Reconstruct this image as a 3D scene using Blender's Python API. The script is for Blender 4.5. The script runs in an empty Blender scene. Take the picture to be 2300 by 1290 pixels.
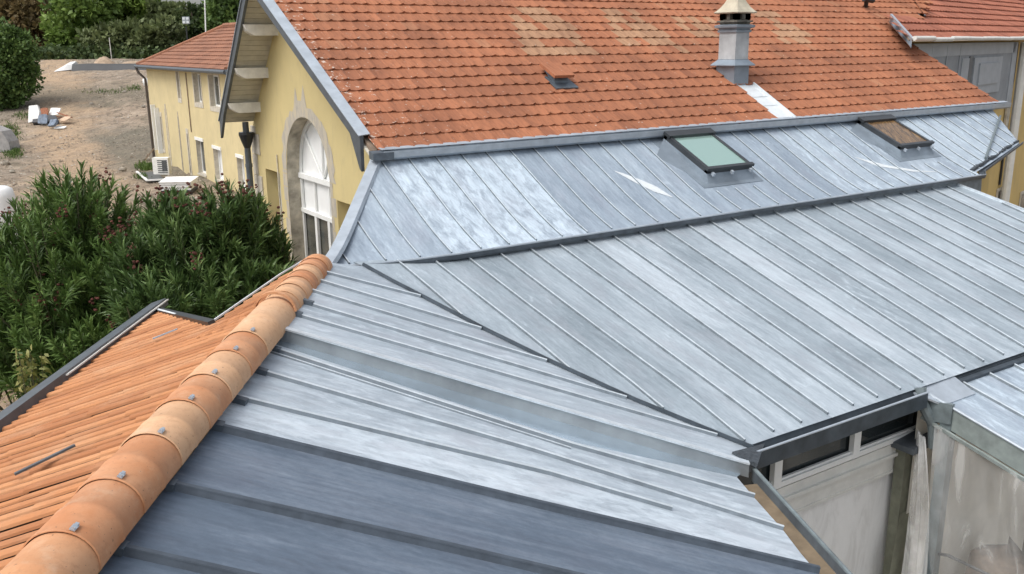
import bpy, math, random
import numpy as np
from mathutils import Vector, Matrix
rnd = random.Random(7)
V = lambda *a: np.array(a, float)
rad = math.radians
scene = bpy.context.scene
C = scene.collection

# ------------------------------------------------------------------ camera
FOC, PITCH, ROLL, AZ = 2052.9, rad(14.893), rad(.554), rad(56.603)
CAM = V(0, 0, 7.5)
FH = V(math.cos(AZ), math.sin(AZ), 0); RH = V(math.sin(AZ), -math.cos(AZ), 0); UP = V(0, 0, 1)
FW = math.cos(PITCH)*FH - math.sin(PITCH)*UP
D0 = -math.sin(PITCH)*FH - math.cos(PITCH)*UP
RT = math.cos(ROLL)*RH + math.sin(ROLL)*D0
DN = -math.sin(ROLL)*RH + math.cos(ROLL)*D0
cd = bpy.data.cameras.new('camera'); co = bpy.data.objects.new('camera', cd); C.objects.link(co)
cd.sensor_width = 36; cd.lens = FOC/2300*36; cd.clip_end = 3000; cd.clip_start = .05
m = Matrix.Identity(4)
for i in range(3):
    m[i][0], m[i][1], m[i][2], m[i][3] = RT[i], -DN[i], -FW[i], CAM[i]
co.matrix_world = m
scene.camera = co
# ------------------------------------------------------------------ light
SUN_EL, SUN_AZ = rad(58), rad(184)          # direction to the sun, azimuth measured from +X
w = bpy.data.worlds.new('World'); scene.world = w; w.use_nodes = True
nt = w.node_tree; nt.nodes.clear()
sky = nt.nodes.new('ShaderNodeTexSky'); sky.sky_type = 'NISHITA'; sky.sun_disc = False
sky.sun_elevation = SUN_EL; sky.sun_rotation = math.pi/2 - SUN_AZ
sky.air_density = 1.0; sky.dust_density = 4.0; sky.ozone_density = 1.0
hs = nt.nodes.new('ShaderNodeHueSaturation'); hs.inputs['Saturation'].default_value = .33
bg = nt.nodes.new('ShaderNodeBackground'); bg.inputs['Strength'].default_value = .15
wo = nt.nodes.new('ShaderNodeOutputWorld')
nt.links.new(sky.outputs[0], hs.inputs['Color']); nt.links.new(hs.outputs[0], bg.inputs[0]); nt.links.new(bg.outputs[0], wo.inputs[0])
sl = bpy.data.lights.new('sun', 'SUN'); sl.energy = .95; sl.angle = rad(32); sl.color = (1, .96, .9)
so = bpy.data.objects.new('sun', sl); C.objects.link(so)
sd = Vector((math.cos(SUN_EL)*math.cos(SUN_AZ), math.cos(SUN_EL)*math.sin(SUN_AZ), math.sin(SUN_EL)))
so.rotation_euler = sd.to_track_quat('Z', 'Y').to_euler(); so.location = (0, 0, 40)
vs = scene.view_settings; vs.view_transform = 'Standard'; vs.look = 'None'; vs.exposure = 0.58; vs.gamma = 1

# ------------------------------------------------------------------ survey helpers (sight lines onto real planes)
def ray(p): return FW + (p[0]-1150)/FOC*RT + (p[1]-645)/FOC*DN
def hit(p, P):
    d = ray(p); return CAM + d*(((P[0]-CAM) @ P[1])/(d @ P[1]))
def atz(p, z): return hit(p, (V(0, 0, z), UP))
def hx(p, X): return hit(p, (V(X, 0, 0), V(1, 0, 0)))
def hy(p, Y): return hit(p, (V(0, Y, 0), V(0, 1, 0)))
def proj(P):
    d = P-CAM; k = d @ FW; return 1150+FOC*(d @ RT)/k, 645+FOC*(d @ DN)/k
def plane3(a, b, c):
    n = np.cross(b-a, c-a); n /= np.linalg.norm(n); return (a, n if n[2] > 0 else -n)
def slope_plane(p, deg): t = rad(deg); return (p, V(0, -math.sin(t), math.cos(t)))
def unit(v): return v/np.linalg.norm(v)

# ------------------------------------------------------------------ materials
MATS = {}
class NT:
    def __init__(s, name):
        s.m = bpy.data.materials.new(name); s.m.use_nodes = True; s.t = s.m.node_tree
        s.b = s.t.nodes['Principled BSDF']; MATS[name] = s.m
        s.geo = s.t.nodes.new('ShaderNodeNewGeometry')
    def n(s, typ, **kw):
        x = s.t.nodes.new(typ)
        for k, v in kw.items(): setattr(x, k, v)
        return x
    def link(s, a, b): s.t.links.new(a, b)
    def pos(s, rot=0, scale=(1, 1, 1)):
        mp = s.n('ShaderNodeMapping'); mp.vector_type = 'POINT'
        # rotate first, then scale
        r = s.n('ShaderNodeVectorRotate', rotation_type='Z_AXIS'); r.inputs['Angle'].default_value = rot
        s.link(s.geo.outputs['Position'], r.inputs['Vector']); s.link(r.outputs[0], mp.inputs['Vector'])
        mp.inputs['Scale'].default_value = scale
        return mp.outputs[0]
    def noise(s, vec, scale, detail=5, rough=.55, dist=0):
        x = s.n('ShaderNodeTexNoise'); x.inputs['Scale'].default_value = scale; x.inputs['Detail'].default_value = detail
        x.inputs['Roughness'].default_value = rough; x.inputs['Distortion'].default_value = dist
        s.link(vec, x.inputs['Vector']); return x.outputs['Fac']
    def ramp(s, f, stops):
        x = s.n('ShaderNodeValToRGB'); e = x.color_ramp.elements
        while len(e) < len(stops): e.new(.5)
        for k, (p, c) in enumerate(stops):
            e[k].position = p; e[k].color = (*c, 1) if not isinstance(c, (int, float)) else (c, c, c, 1)
        s.link(f, x.inputs[0]); return x.outputs[0]
    def mix(s, f, a, b, mode='MIX'):
        x = s.n('ShaderNodeMix', data_type='RGBA', blend_type=mode)
        for k, v in ((0, f), (6, a), (7, b)):
            if isinstance(v, (int, float)): x.inputs[k].default_value = v if k == 0 else (v, v, v, 1)
            elif isinstance(v, tuple): x.inputs[k].default_value = (*v, 1)
            else: s.link(v, x.inputs[k])
        return x.outputs[2]
    def math(s, op, a, b=0.0):
        x = s.n('ShaderNodeMath', operation=op)
        for k, v in ((0, a), (1, b)):
            if isinstance(v, (int, float)): x.inputs[k].default_value = v
            else: s.link(v, x.inputs[k])
        return x.outputs[0]
    def attr(s, name='tone'):
        x = s.n('ShaderNodeAttribute', attribute_name=name); return x.outputs['Fac']
    def out(s, col, rough=.6, metal=0, bump=None, bs=.2, bd=.02, spec=None):
        for k, v in (('Base Color', col), ('Roughness', rough), ('Metallic', metal)):
            if isinstance(v, (int, float)): s.b.inputs[k].default_value = v
            elif isinstance(v, tuple): s.b.inputs[k].default_value = (*v, 1)
            else: s.link(v, s.b.inputs[k])
        if spec is not None: s.b.inputs['Specular IOR Level'].default_value = spec
        if bump is not None:
            x = s.n('ShaderNodeBump'); x.inputs['Strength'].default_value = bs; x.inputs['Distance'].default_value = bd
            s.link(bump, x.inputs['Height']); s.link(x.outputs[0], s.b.inputs['Normal'])
        return s.m

def zinc(name, rot, dark, mid, light, metal=.35, rough=.5, streak=1.0, blotch=.5, thr=.5):
    """weathered zinc: streaks along the fall (local y after rotation), patches of white oxide, per-sheet tone"""
    s = NT(name)
    st = s.noise(s.pos(rot, (9, .55, 1)), 1.6, 6, .6)
    st2 = s.noise(s.pos(rot, (30, 1.2, 1)), 1.5, 4, .6)
    cl = s.noise(s.pos(rot, (1.3, .6, 1)), 1.1, 8, .62, .4)
    bl = s.noise(s.pos(rot, (2.2, .8, 1)), 4.6, 11, .74, .5)
    f = s.math('ADD', s.math('MULTIPLY', st, .45*streak), s.math('MULTIPLY', st2, .22*streak))
    f = s.math('ADD', f, s.math('MULTIPLY', cl, 1-.67*streak))
    f = s.math('ADD', f, s.math('MULTIPLY', s.math('SUBTRACT', s.attr(), .5), .26))
    fm = s.noise(s.pos(rot, (1.6, 1, 1)), 17, 7, .78)
    f = s.math('ADD', f, s.math('MULTIPLY', s.math('SUBTRACT', fm, .5), .28))
    c = s.ramp(f, [(.33, dark), (.5, mid), (.68, light)])
    ox = s.ramp(s.math('ADD', bl, s.math('MULTIPLY', s.math('SUBTRACT', s.attr('oxide'), .5), .3)), [(thr, 0.0), (thr+.16, 1.0)])
    c = s.mix(s.math('MULTIPLY', ox, blotch), c, tuple(min(.9, x*1.28) for x in light))
    pk = s.ramp(s.noise(s.pos(rot, (2, 1, 1)), 1.7, 6, .6), [(.5, 0.0), (.72, 1.0)])
    c = s.mix(s.math('MULTIPLY', pk, .35), c, (mid[0]*.98, mid[1]*.86, mid[2]*.86))
    rf = s.ramp(bl, [(.3, rough-.1), (.7, rough+.14)])
    bu = s.math('ADD', s.math('MULTIPLY', s.noise(s.pos(rot, (1.8, .7, 1)), 2.4, 3), 1.3), s.math('MULTIPLY', bl, .06))
    return s.out(c, rf, metal, bu, .5, .06)

def flat(name, col, rough=.6, metal=0, var=.12, sc=6, bump=.0, spec=None):
    s = NT(name)
    nz = s.noise(s.pos(), sc, 6, .6)
    lo = tuple(c*(1-var) for c in col); hi = tuple(min(1, c*(1+var)) for c in col)
    c = s.ramp(nz, [(.3, lo), (.7, hi)])
    return s.out(c, rough, metal, nz if bump else None, bump, .02, spec)

ROT_R = -(math.atan2(RH[1], RH[0])-math.pi/2)    # fall across the tiled ridge
zinc('zinc_main', 0, (.255, .306, .343), (.37, .432, .478), (.52, .585, .635), streak=.6, blotch=.5, thr=.53)
zinc('zinc_upper', 0, (.25, .305, .37), (.36, .43, .50), (.51, .59, .655), streak=.7, blotch=.75, thr=.53)
zinc('zinc_side', ROT_R, (.295, .345, .39), (.43, .492, .545), (.585, .65, .70), streak=.75, blotch=.5, thr=.52)
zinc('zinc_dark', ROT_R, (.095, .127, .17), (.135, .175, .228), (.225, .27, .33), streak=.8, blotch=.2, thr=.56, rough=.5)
flat('zinc_seam', (.165, .195, .218), .5, .3, .25, 9)
flat('zinc_bead', (.66, .72, .76), .35, .5, .15, 9)
flat('zinc_new', (.56, .66, .74), .2, .8, .14, 3, .3)
flat('zinc_trim', (.42, .47, .52), .45, .4, .15, 5)
flat('zinc_trim_dark', (.11, .135, .16), .45, .3, .3, 6)
flat('zinc_dark_seam', (.075, .094, .118), .5, .3, .25, 9)
flat('upstand_zinc', (.29, .315, .33), .45, .4, .3, 2.5)
flat('gutter_zinc', (.095, .112, .13), .45, .3, .3, 6)
flat('skylight_frame', (.048, .053, .058), .4, .3, .15, 6)
flat('seam_side', (.205, .24, .27), .45, .4, .2, 9)
flat('gutter_dark', (.055, .07, .085), .5, .3, .35, 6)
flat('lead', (.05, .06, .07), .55, .2, .5, 30, .4)
flat('white_zinc', (.64, .68, .70), .5, .1, .08, 12)

def roof_tile(name, a, b, pale, lich=0):
    s = NT(name)
    t = s.attr()
    c = s.ramp(t, [(0, a), (.45, b), (.74, tuple(x*1.12 for x in b)), (.80, pale), (1, tuple(x*1.12 for x in pale))])
    big = s.noise(s.pos(0, (1, 1, 1)), .9, 5, .6)
    c = s.mix(s.ramp(big, [(.42, 0.0), (.72, .5)]), c, tuple(x*.55 for x in a), 'MIX')
    st = s.noise(s.pos(0, (14, 2, 2)), 2.2, 5, .65)
    c = s.mix(s.ramp(st, [(.47, 0.0), (.72, .55)]), c, tuple(x*.5 for x in a))
    sp = s.noise(s.pos(), 16, 4, .7)
    if lich:
        x = s.n('ShaderNodeSeparateXYZ'); s.link(s.geo.outputs['Position'], x.inputs[0])
        near = s.ramp(s.math('MULTIPLY', s.math('SUBTRACT', x.outputs[0], 4.8), .5), [(0, .10), (.25, .03), (1, .0)])
        c = s.mix(s.ramp(s.math('ADD', sp, near), [(.665, 0.0), (.7, .8)]), c, (.62, .55, .48))
        c = s.mix(s.ramp(s.noise(s.pos(), 23, 2, .6), [(.70, 0.0), (.73, .8)]), c, (.06, .04, .035))
    bu = s.noise(s.pos(), 30, 4, .7)
    return s.out(c, .85, 0, bu, .25, .01)
roof_tile('terracotta', (.25, .092, .046), (.36, .138, .066), (.385, .22, .125), 1)
roof_tile('terracotta_far', (.205, .092, .055), (.30, .135, .078), (.31, .165, .105))
roof_tile('terracotta_right', (.27, .088, .05), (.38, .135, .078), (.40, .18, .11))
s = NT('canal_tile'); t = s.attr()
c = s.ramp(t, [(0, (.36, .145, .058)), (.5, (.47, .205, .085)), (1, (.54, .265, .125))])
c = s.mix(s.ramp(s.noise(s.pos(), 9, 6, .65), [(.45, 0.0), (.75, .55)]), c, (.33, .15, .075))
c = s.mix(s.ramp(s.noise(s.pos(), 2.0, 5, .6), [(.5, 0.0), (.75, .4)]), c, (.55, .36, .22))
s.out(c, .85, 0, s.noise(s.pos(), 60, 4, .7), .25, .004)
s = NT('ridge_clay'); t = s.attr()
c = s.ramp(t, [(0, (.46, .185, .08)), (.5, (.54, .25, .115)), (1, (.62, .40, .235))])
c = s.mix(s.ramp(s.noise(s.pos(), 3.5, 6, .6), [(.4, 0.0), (.75, .45)]), c, (.70, .47, .30))
c = s.mix(s.ramp(s.noise(s.pos(), 24, 6, .75), [(.5, 0.0), (.72, .5)]), c, (.36, .17, .085))
c = s.mix(s.ramp(s.noise(s.pos(), 55, 2, .5), [(.70, 0.0), (.74, .7)]), c, (.10, .06, .04))
c = s.mix(s.ramp(s.noise(s.pos(), 5, 7, .7), [(.55, 0.0), (.7, .35)]), c, (.66, .50, .36))
s.out(c, .8, 0, s.noise(s.pos(), 45, 6, .7), .35, .004)
flat('groove_shade', (.016, .010, .007), .95, 0, .3, 9)  # near-black, paints the shade between the canal tiles
# yellow render
def stucco(name, col, stain):
    s = NT(name)
    big = s.noise(s.pos(), .8, 6, .6)
    c = s.ramp(big, [(.3, tuple(x*.9 for x in col)), (.7, tuple(min(1, x*1.06) for x in col))])
    mo = s.noise(s.pos(0, (3, 3, .8)), 2.2, 7, .68, .6)
    c = s.mix(s.ramp(mo, [(.53, 0.0), (.68, .5)]), c, stain)
    return s.out(c, .9, 0, s.noise(s.pos(), 45, 4, .7), .25, .01)
stucco('yellow_render', (.585, .48, .235), (.46, .38, .21))
stucco('pale_yellow_render', (.585, .49, .275), (.45, .38, .235))
stucco('ochre_render', (.60, .44, .17), (.45, .35, .17))
s = NT('grey_render')
mo = s.noise(s.pos(0, (5, 5, 1.5)), 2.5, 7, .7, .5)
s.out(s.ramp(mo, [(.3, (.33, .30, .265)), (.5, (.45, .41, .34)), (.68, (.54, .46, .31))]), .95, 0, mo, .5, .02)
flat('stone', (.50, .46, .38), .9, 0, .22, 5, .3)
flat('stone_dirty', (.45, .41, .33), .9, 0, .45, 5, .4)
flat('white_paint', (.80, .81, .80), .45, 0, .04, 3)
flat('white_frame', (.78, .79, .77), .4, 0, .05, 6)
flat('cream_board', (.56, .54, .47), .7, 0, .12, 6)
flat('bracket_paint', (.78, .77, .72), .7, 0, .12, 9)
s = NT('white_wall')
c = s.ramp(s.noise(s.pos(0, (2, 2, .7)), 2.2, 8, .65, .6), [(.3, (.62, .62, .60)), (.5, (.78, .785, .77)), (.75, (.85, .855, .84))])
s.out(c, .8, 0, s.noise(s.pos(), 30, 4), .1, .01)
flat('offwhite_trim', (.66, .66, .62), .6, 0, .1, 5)
flat('dark_metal', (.03, .033, .036), .4, .2, .2, 8)
flat('anthracite', (.10, .115, .13), .45, .3, .2, 8)
flat('brown_pipe', (.075, .06, .05), .6, 0, .25, 6)
flat('olive_pipe', (.15, .155, .115), .65, 0, .3, 5)
flat('grey_steel', (.17, .205, .215), .5, .3, .3, 7)
flat('galvanised', (.26, .30, .29), .5, .3, .25, 6)
flat('board_tan', (.37, .27, .165), .8, 0, .35, 5, .3)
flat('gutter_silt', (.17, .13, .085), .9, 0, .3, 6, .3)
flat('grey_cladding', (.235, .26, .285), .6, .05, .16, 2)
flat('grey_cladding_light', (.34, .37, .40), .6, .05, .1, 3)
flat('concrete', (.33, .32, .31), .9, 0, .2, 4, .3)
flat('chimney_render', (.36, .38, .39), .85, 0, .25, 3, .3)
flat('chimney_zinc', (.22, .265, .31), .5, .3, .2, 3)
flat('mossy_stone', (.11, .105, .09), .95, 0, .6, 9, .5)
flat('cap_stone', (.44, .40, .31), .95, 0, .22, 5, .4)
flat('wood_weathered', (.20, .15, .11), .85, 0, .35, 8, .3)
flat('wood_rust', (.30, .12, .065), .85, 0, .35, 8, .3)
flat('plank_pale', (.55, .40, .28), .85, 0, .25, 8)
flat('sack_white', (.78, .78, .76), .7, 0, .08, 5, .3)
flat('tarp_blue', (.14, .18, .24), .5, 0, .5, 5, .4)
flat('bin_black', (.02, .022, .028), .5, 0, .4, 5)
flat('tarp_dark', (.035, .038, .042), .6, 0, .4, .3)
flat('tarp_grey', (.33, .35, .37), .5, 0, .3, 1, .5)
flat('earth', (.36, .27, .19), .95, 0, .3, 2, .5)
flat('rock', (.33, .295, .245), .95, 0, .3, 3, .4)
s = NT('gravel_stone'); s.out(s.ramp(s.attr(), [(0, (.13, .105, .08)), (.5, (.33, .275, .21)), (.85, (.42, .37, .30)), (1, (.60, .56, .50))]), .95, 0)
flat('bark', (.09, .07, .05), .95, 0, .4, 6, .5)
flat('stem_green', (.07, .075, .035), .8, 0, .3, 8)
flat('rust_white', (.62, .60, .56), .6, 0, .15, 3)
flat('grille_dark', (.09, .095, .095), .6, 0, .3, 8)
s = NT('dark_glass'); s.out((.022, .028, .03), .06, 0); s.b.inputs['Specular IOR Level'].default_value = .5
s = NT('shaded_glass'); s.out(s.ramp(s.noise(s.pos(0, (1, 1, 3)), 1.3, 4), [(.35, (.05, .055, .05)), (.65, (.13, .125, .10))]), .08, 0)
s = NT('skylight_glass')
s.out((.42, .60, .54), .06, .55)
s = NT('amber_glass')
am = s.noise(s.pos(.6, (6, 1.2, 1)), 2.4, 5, .6, 1.2)
s.out(s.ramp(am, [(.36, (.075, .045, .02)), (.56, (.19, .11, .045)), (.7, (.26, .17, .08))]), .22, 0)
def leafmat(name, lo, mid, hi, rough=.55, trans=.0):
    s = NT(name); t = s.attr()
    c = s.ramp(t, [(0, lo), (.55, mid), (1, hi)])
    s.out(c, rough, 0, spec=.3)
    tr = s.n('ShaderNodeBsdfTranslucent'); s.link(c, tr.inputs[0])
    mx = s.n('ShaderNodeMixShader'); mx.inputs[0].default_value = .22
    s.link(s.b.outputs[0], mx.inputs[1]); s.link(tr.outputs[0], mx.inputs[2])
    s.link(mx.outputs[0], s.t.nodes['Material Output'].inputs[0])
    return s.m
leafmat('oleander_leaf', (.045, .085, .02), (.115, .195, .05), (.24, .34, .11), .42)
leafmat('oleander_leaf_dark', (.035, .065, .02), (.09, .155, .045), (.20, .285, .10), .4)
flat('flower_head', (.10, .032, .022), .9, 0, .6, 30)
leafmat('leaf_bright', (.10, .15, .03), (.22, .32, .065), (.36, .47, .13))
leafmat('leaf_mid', (.075, .125, .028), (.17, .26, .055), (.29, .40, .11))
leafmat('leaf_dark', (.03, .05, .018), (.065, .10, .034), (.12, .17, .06))
leafmat('leaf_brown', (.09, .075, .03), (.19, .14, .065), (.29, .21, .10))
leafmat('leaf_olive', (.06, .075, .03), (.14, .175, .07), (.23, .27, .12))
leafmat('leaf_laurel', (.045, .08, .022), (.095, .16, .042), (.19, .28, .08))
leafmat('weed', (.10, .12, .03), (.19, .21, .06), (.34, .32, .12))
leafmat('grass_blade', (.04, .07, .015), (.08, .14, .03), (.14, .2, .05))
# bare ground
s = NT('ground_soil')
big = s.noise(s.pos(), .09, 6, .6, .4); mid = s.noise(s.pos(), .45, 8, .68, .5); fine = s.noise(s.pos(), 5, 8, .75)
c = s.ramp(mid, [(.3, (.235, .18, .13)), (.5, (.40, .31, .225)), (.68, (.54, .43, .32))])
c = s.mix(s.ramp(big, [(.46, 0.0), (.64, .6)]), c, (.27, .24, .20))
clod = s.noise(s.pos(AZ, (1, .5, 1)), 1.3, 11, .8, .7)
c = s.mix(s.ramp(clod, [(.5, 0.0), (.57, .75)]), c, (.14, .11, .075))
c = s.mix(s.ramp(clod, [(.3, .5), (.42, 0.0)]), c, (.58, .48, .37))
c = s.mix(s.ramp(fine, [(.5, 0.0), (.62, .55)]), c, (.16, .13, .10))
c = s.mix(s.ramp(s.noise(s.pos(), 8, 4, .7), [(.6, 0.0), (.67, .75)]), c, (.62, .57, .50))
c = s.mix(s.ramp(s.noise(s.pos(), .16, 5, .65, .8), [(.57, 0.0), (.66, .75)]), c, (.15, .13, .085))
x = s.n('ShaderNodeSeparateXYZ'); s.link(s.geo.outputs['Position'], x.inputs[0])
# worn sandy wheel track: distance from a line through the yard
g0_, g1_ = V(13.5, 100, 0), V(7.2, 52, 0); gd_ = unit(g1_-g0_)
dist = s.math('ADD', s.math('MULTIPLY', x.outputs[0], -gd_[1]), s.math('MULTIPLY', x.outputs[1], gd_[0]))
dist = s.math('ADD', dist, float(g0_[0]*gd_[1]-g0_[1]*gd_[0]))
wob = s.math('MULTIPLY', s.math('SUBTRACT', s.noise(s.pos(), .35, 6, .65), .5), 9.0)
tr_ = s.ramp(s.math('MULTIPLY', s.math('ABSOLUTE', s.math('ADD', dist, wob)), .2), [(.18, .85), (.62, 0.0)])
c = s.mix(s.math('MULTIPLY', tr_, s.ramp(clod, [(.45, 1.0), (.62, .45)])), c, s.mix(s.ramp(fine, [(.4, 0.0), (.6, 1.0)]), (.58, .415, .265), (.40, .275, .17)))
# darker band across the track
dd = s.math('ADD', s.math('MULTIPLY', x.outputs[0], float(FH[0])), s.math('MULTIPLY', x.outputs[1], float(FH[1])))
dd = s.math('ADD', dd, s.math('MULTIPLY', s.math('SUBTRACT', s.noise(s.pos(), .25, 6, .65), .5), 9.0))
bnd = s.ramp(s.math('MULTIPLY', s.math('SUBTRACT', dd, 80.0), 1/14), [(.1, 0.0), (.4, .7), (.6, .7), (.95, 0.0)])
c = s.mix(bnd, c, s.mix(s.ramp(fine, [(.4, 0.0), (.6, 1.0)]), (.25, .215, .16), (.12, .11, .075)))
# dark strip by the house
nx = s.math('ADD', x.outputs[0], s.math('MULTIPLY', s.math('SUBTRACT', mid, .5), 3.0))
dk = s.ramp(s.math('MULTIPLY', s.math('SUBTRACT', nx, 10.6), .25), [(.15, 0.0), (.45, .75)])
lim = s.ramp(s.math('MULTIPLY', s.math('SUBTRACT', x.outputs[1], 51), .03), [(.0, 0.0), (.1, 1.0), (.75, 1.0), (.9, 0.0)])
c = s.mix(s.math('MULTIPLY', dk, lim), c, s.mix(s.ramp(fine, [(.4, 0.0), (.6, 1.0)]), (.24, .215, .165), (.11, .105, .075)))
s.out(c, .95, 0, s.math('ADD', mid, fine), 1.0, .2)
# plastic sheet
def film(name, stops):
    s = NT(name); s.out((.84, .85, .84), .2, 0)
    tr = s.n('ShaderNodeBsdfTransparent'); mx = s.n('ShaderNodeMixShader')
    fz = s.ramp(s.noise(s.pos(.5, (2.2, 2.2, .7)), 1.6, 5, .55, 1.2), stops)
    s.link(fz, mx.inputs[0]); s.link(tr.outputs[0], mx.inputs[1]); s.link(s.b.outputs[0], mx.inputs[2])
    s.link(mx.outputs[0], s.t.nodes['Material Output'].inputs[0])
film('plastic_film', [(.32, .14), (.55, .22), (.66, .42)]); film('plastic_folded', [(.34, .22), (.52, .38), (.66, .66)])
flat('dim_beige', (.70, .68, .61), .9, 0, .25, 1.2)

# ------------------------------------------------------------------ object helpers
class MB:
    def __init__(s): s.v = []; s.f = []; s.t = []; s.o = []; s.mi = []; s.cur = 0
    def add(s, vs, fs, tone=.5, ox=.5):
        k = len(s.v); s.v += [tuple(map(float, p)) for p in vs]
        for f in fs: s.f.append([i+k for i in f]); s.t.append(tone); s.o.append(ox); s.mi.append(s.cur)
        return s
    def poly(s, pts, tone=.5, ox=.5): return s.add(pts, [list(range(len(pts)))], tone, ox)
    def slab(s, pts, n, th, tone=.5):
        """prism: polygon pts is the top, thickness th against n"""
        pts = [np.array(p, float) for p in pts]; q = [p-n*th for p in pts]; k = len(pts)
        fs = [list(range(k)), list(range(2*k-1, k-1, -1))] + [[i, i+k, (i+1) % k+k, (i+1) % k] for i in range(k)]
        return s.add(pts+q, fs, tone)
    def obox(s, c, ax, ay, az, tone=.5):
        """box centred at c with half-axis vectors"""
        c, ax, ay, az = (np.array(q, float) for q in (c, ax, ay, az))
        vs = [c+i*ax+j*ay+k*az for k in (-1, 1) for j in (-1, 1) for i in (-1, 1)]
        return s.add(vs, [[0, 2, 3, 1], [4, 5, 7, 6], [0, 1, 5, 4], [2, 6, 7, 3], [0, 4, 6, 2], [1, 3, 7, 5]], tone)
    def box(s, lo, hi, tone=.5):
        lo, hi = np.array(lo, float), np.array(hi, float); h = (hi-lo)/2
        return s.obox((lo+hi)/2, V(h[0], 0, 0), V(0, h[1], 0), V(0, 0, h[2]), tone)
    def beam(s, a, b, n, wd, h, tone=.5, taper=1):
        """bar from a to b lying on a surface with normal n: width wd, height h above the line"""
        a, b = np.array(a, float), np.array(b, float); d = unit(b-a); sd_ = unit(np.cross(d, n)); nn = unit(np.cross(sd_, d))
        if nn @ n < 0: nn = -nn
        r = []
        for p in (a, b):
            for (x, y) in ((-1, 0), (-taper, 1), (taper, 1), (1, 0)): r.append(p+sd_*wd/2*x+nn*h*y)
        return s.add(r, [[0, 1, 5, 4], [1, 2, 6, 5], [2, 3, 7, 6], [3, 0, 4, 7], [0, 3, 2, 1], [4, 5, 6, 7]], tone)
    def tube(s, pts, r, k=8, tone=.5, cap=True):
        pts = [np.array(p, float) for p in pts]; rs = r if isinstance(r, (list, tuple)) else [r]*len(pts); vs = []
        for i, p in enumerate(pts):
            d = unit(pts[min(i+1, len(pts)-1)]-pts[max(i-1, 0)])
            u = unit(np.cross(d, V(0.13, .31, 1) if abs(d[2]) < .9 else V(1, .2, 0))); q = np.cross(d, u)
            vs += [p+rs[i]*(math.cos(2*math.pi*j/k)*u+math.sin(2*math.pi*j/k)*q) for j in range(k)]
        fs = [[i*k+j, i*k+(j+1) % k, (i+1)*k+(j+1) % k, (i+1)*k+j] for i in range(len(pts)-1) for j in range(k)]
        if cap: fs += [list(range(k-1, -1, -1)), [(len(pts)-1)*k+j for j in range(k)]]
        return s.add(vs, fs, tone)
    def rock(s, c, r, sq=(1, 1, .7), tone=.5):
        vs = []; n1, n2 = 4, 7
        for i in range(n1+1):
            th = math.pi*i/n1
            for j in range(n2):
                ph = 2*math.pi*j/n2+i*.3; k = r*rnd.uniform(.78, 1.15)
                vs.append((c[0]+k*sq[0]*math.sin(th)*math.cos(ph), c[1]+k*sq[1]*math.sin(th)*math.sin(ph), c[2]+k*sq[2]*math.cos(th)))
        return s.add(vs, [[i*n2+j, i*n2+(j+1) % n2, (i+1)*n2+(j+1) % n2, (i+1)*n2+j] for i in range(n1) for j in range(n2)], tone)
    def build_each(s, name, mat, parent):
        """one part per connected piece"""
        key = {}; root = list(range(len(s.v)))
        def find(i):
            while root[i] != i: root[i] = root[root[i]]; i = root[i]
            return i
        for i, p in enumerate(s.v):
            q = tuple(round(c, 4) for c in p)
            if q in key: root[find(i)] = find(key[q])
            else: key[q] = i
        for f in s.f:
            for i in f[1:]: root[find(i)] = find(f[0])
        grp = {}
        for k, f in enumerate(s.f): grp.setdefault(find(f[0]), []).append(k)
        for ks in grp.values():
            m2 = MB()
            for k in ks: m2.add([s.v[i] for i in s.f[k]], [list(range(len(s.f[k])))], s.t[k], s.o[k])
            m2.build(name, mat, parent)
    def build(s, name, mat, parent=None, smooth=False):
        me = bpy.data.meshes.new(name)
        off = wloc(parent) if parent else V(0, 0, 0)
        org = off
        if parent is None and s.v:
            a = np.array(s.v); org = V(*(a.min(0)+a.max(0))/2); org[2] = a[:, 2].min()
        vv = np.array(s.v, float)-org
        me.from_pydata([tuple(p) for p in vv], [], s.f)
        for nm, dat in (('tone', s.t), ('oxide', s.o)):
            at = me.attributes.new(nm, 'FLOAT', 'FACE'); at.data.foreach_set('value', np.array(dat, np.float32))
        for m_ in ([mat] if isinstance(mat, str) else mat): me.materials.append(MATS[m_])
        if not isinstance(mat, str): me.polygons.foreach_set('material_index', np.array(s.mi, np.int32))
        me.update()
        if smooth: me.polygons.foreach_set('use_smooth', [True]*len(me.polygons))
        o = bpy.data.objects.new(name, me); C.objects.link(o)
        if parent: o.parent = parent
        else: o.location = org
        return o
def seam(parent, pts, ns, wd=.024, h=.029, dark='zinc_seam', bead=True, caps=False):
    """one standing seam along the points pts: dull sides, bright folded top"""
    mb = MB()
    for (a, b), n in zip(zip(pts, pts[1:]), ns):
        mb.cur = 0; mb.beam(a, b, n, wd, h*.8, taper=.5); mb.cur = 1; mb.beam(a+n*h*.8, b+n*h*.8, n, wd*.62, h*.2, taper=.8)  # sides coloured dark for the shadow gap, top pale for the light line
    return mb.build('standing_seam', [dark, 'zinc_bead' if bead else dark], parent)
def wloc(o):
    r = V(0, 0, 0)
    while o is not None: r = r+V(*o.location); o = o.parent
    return r
def tag(o, label, cat=None, group=None, kind=None):
    if label: o['label'] = label
    if cat: o['category'] = cat
    if group: o['group'] = group
    if kind: o['kind'] = kind
    return o
def thing(name, label, cat, loc, group=None):
    o = bpy.data.objects.new(name, None); C.objects.link(o); o.location = tuple(map(float, loc)); o.empty_display_size = .3
    return tag(o, label, cat, group)
def one(name, mb, mat, label, cat, group=None, smooth=False): return tag(mb.build(name, mat, None, smooth), label, cat, group)

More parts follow.
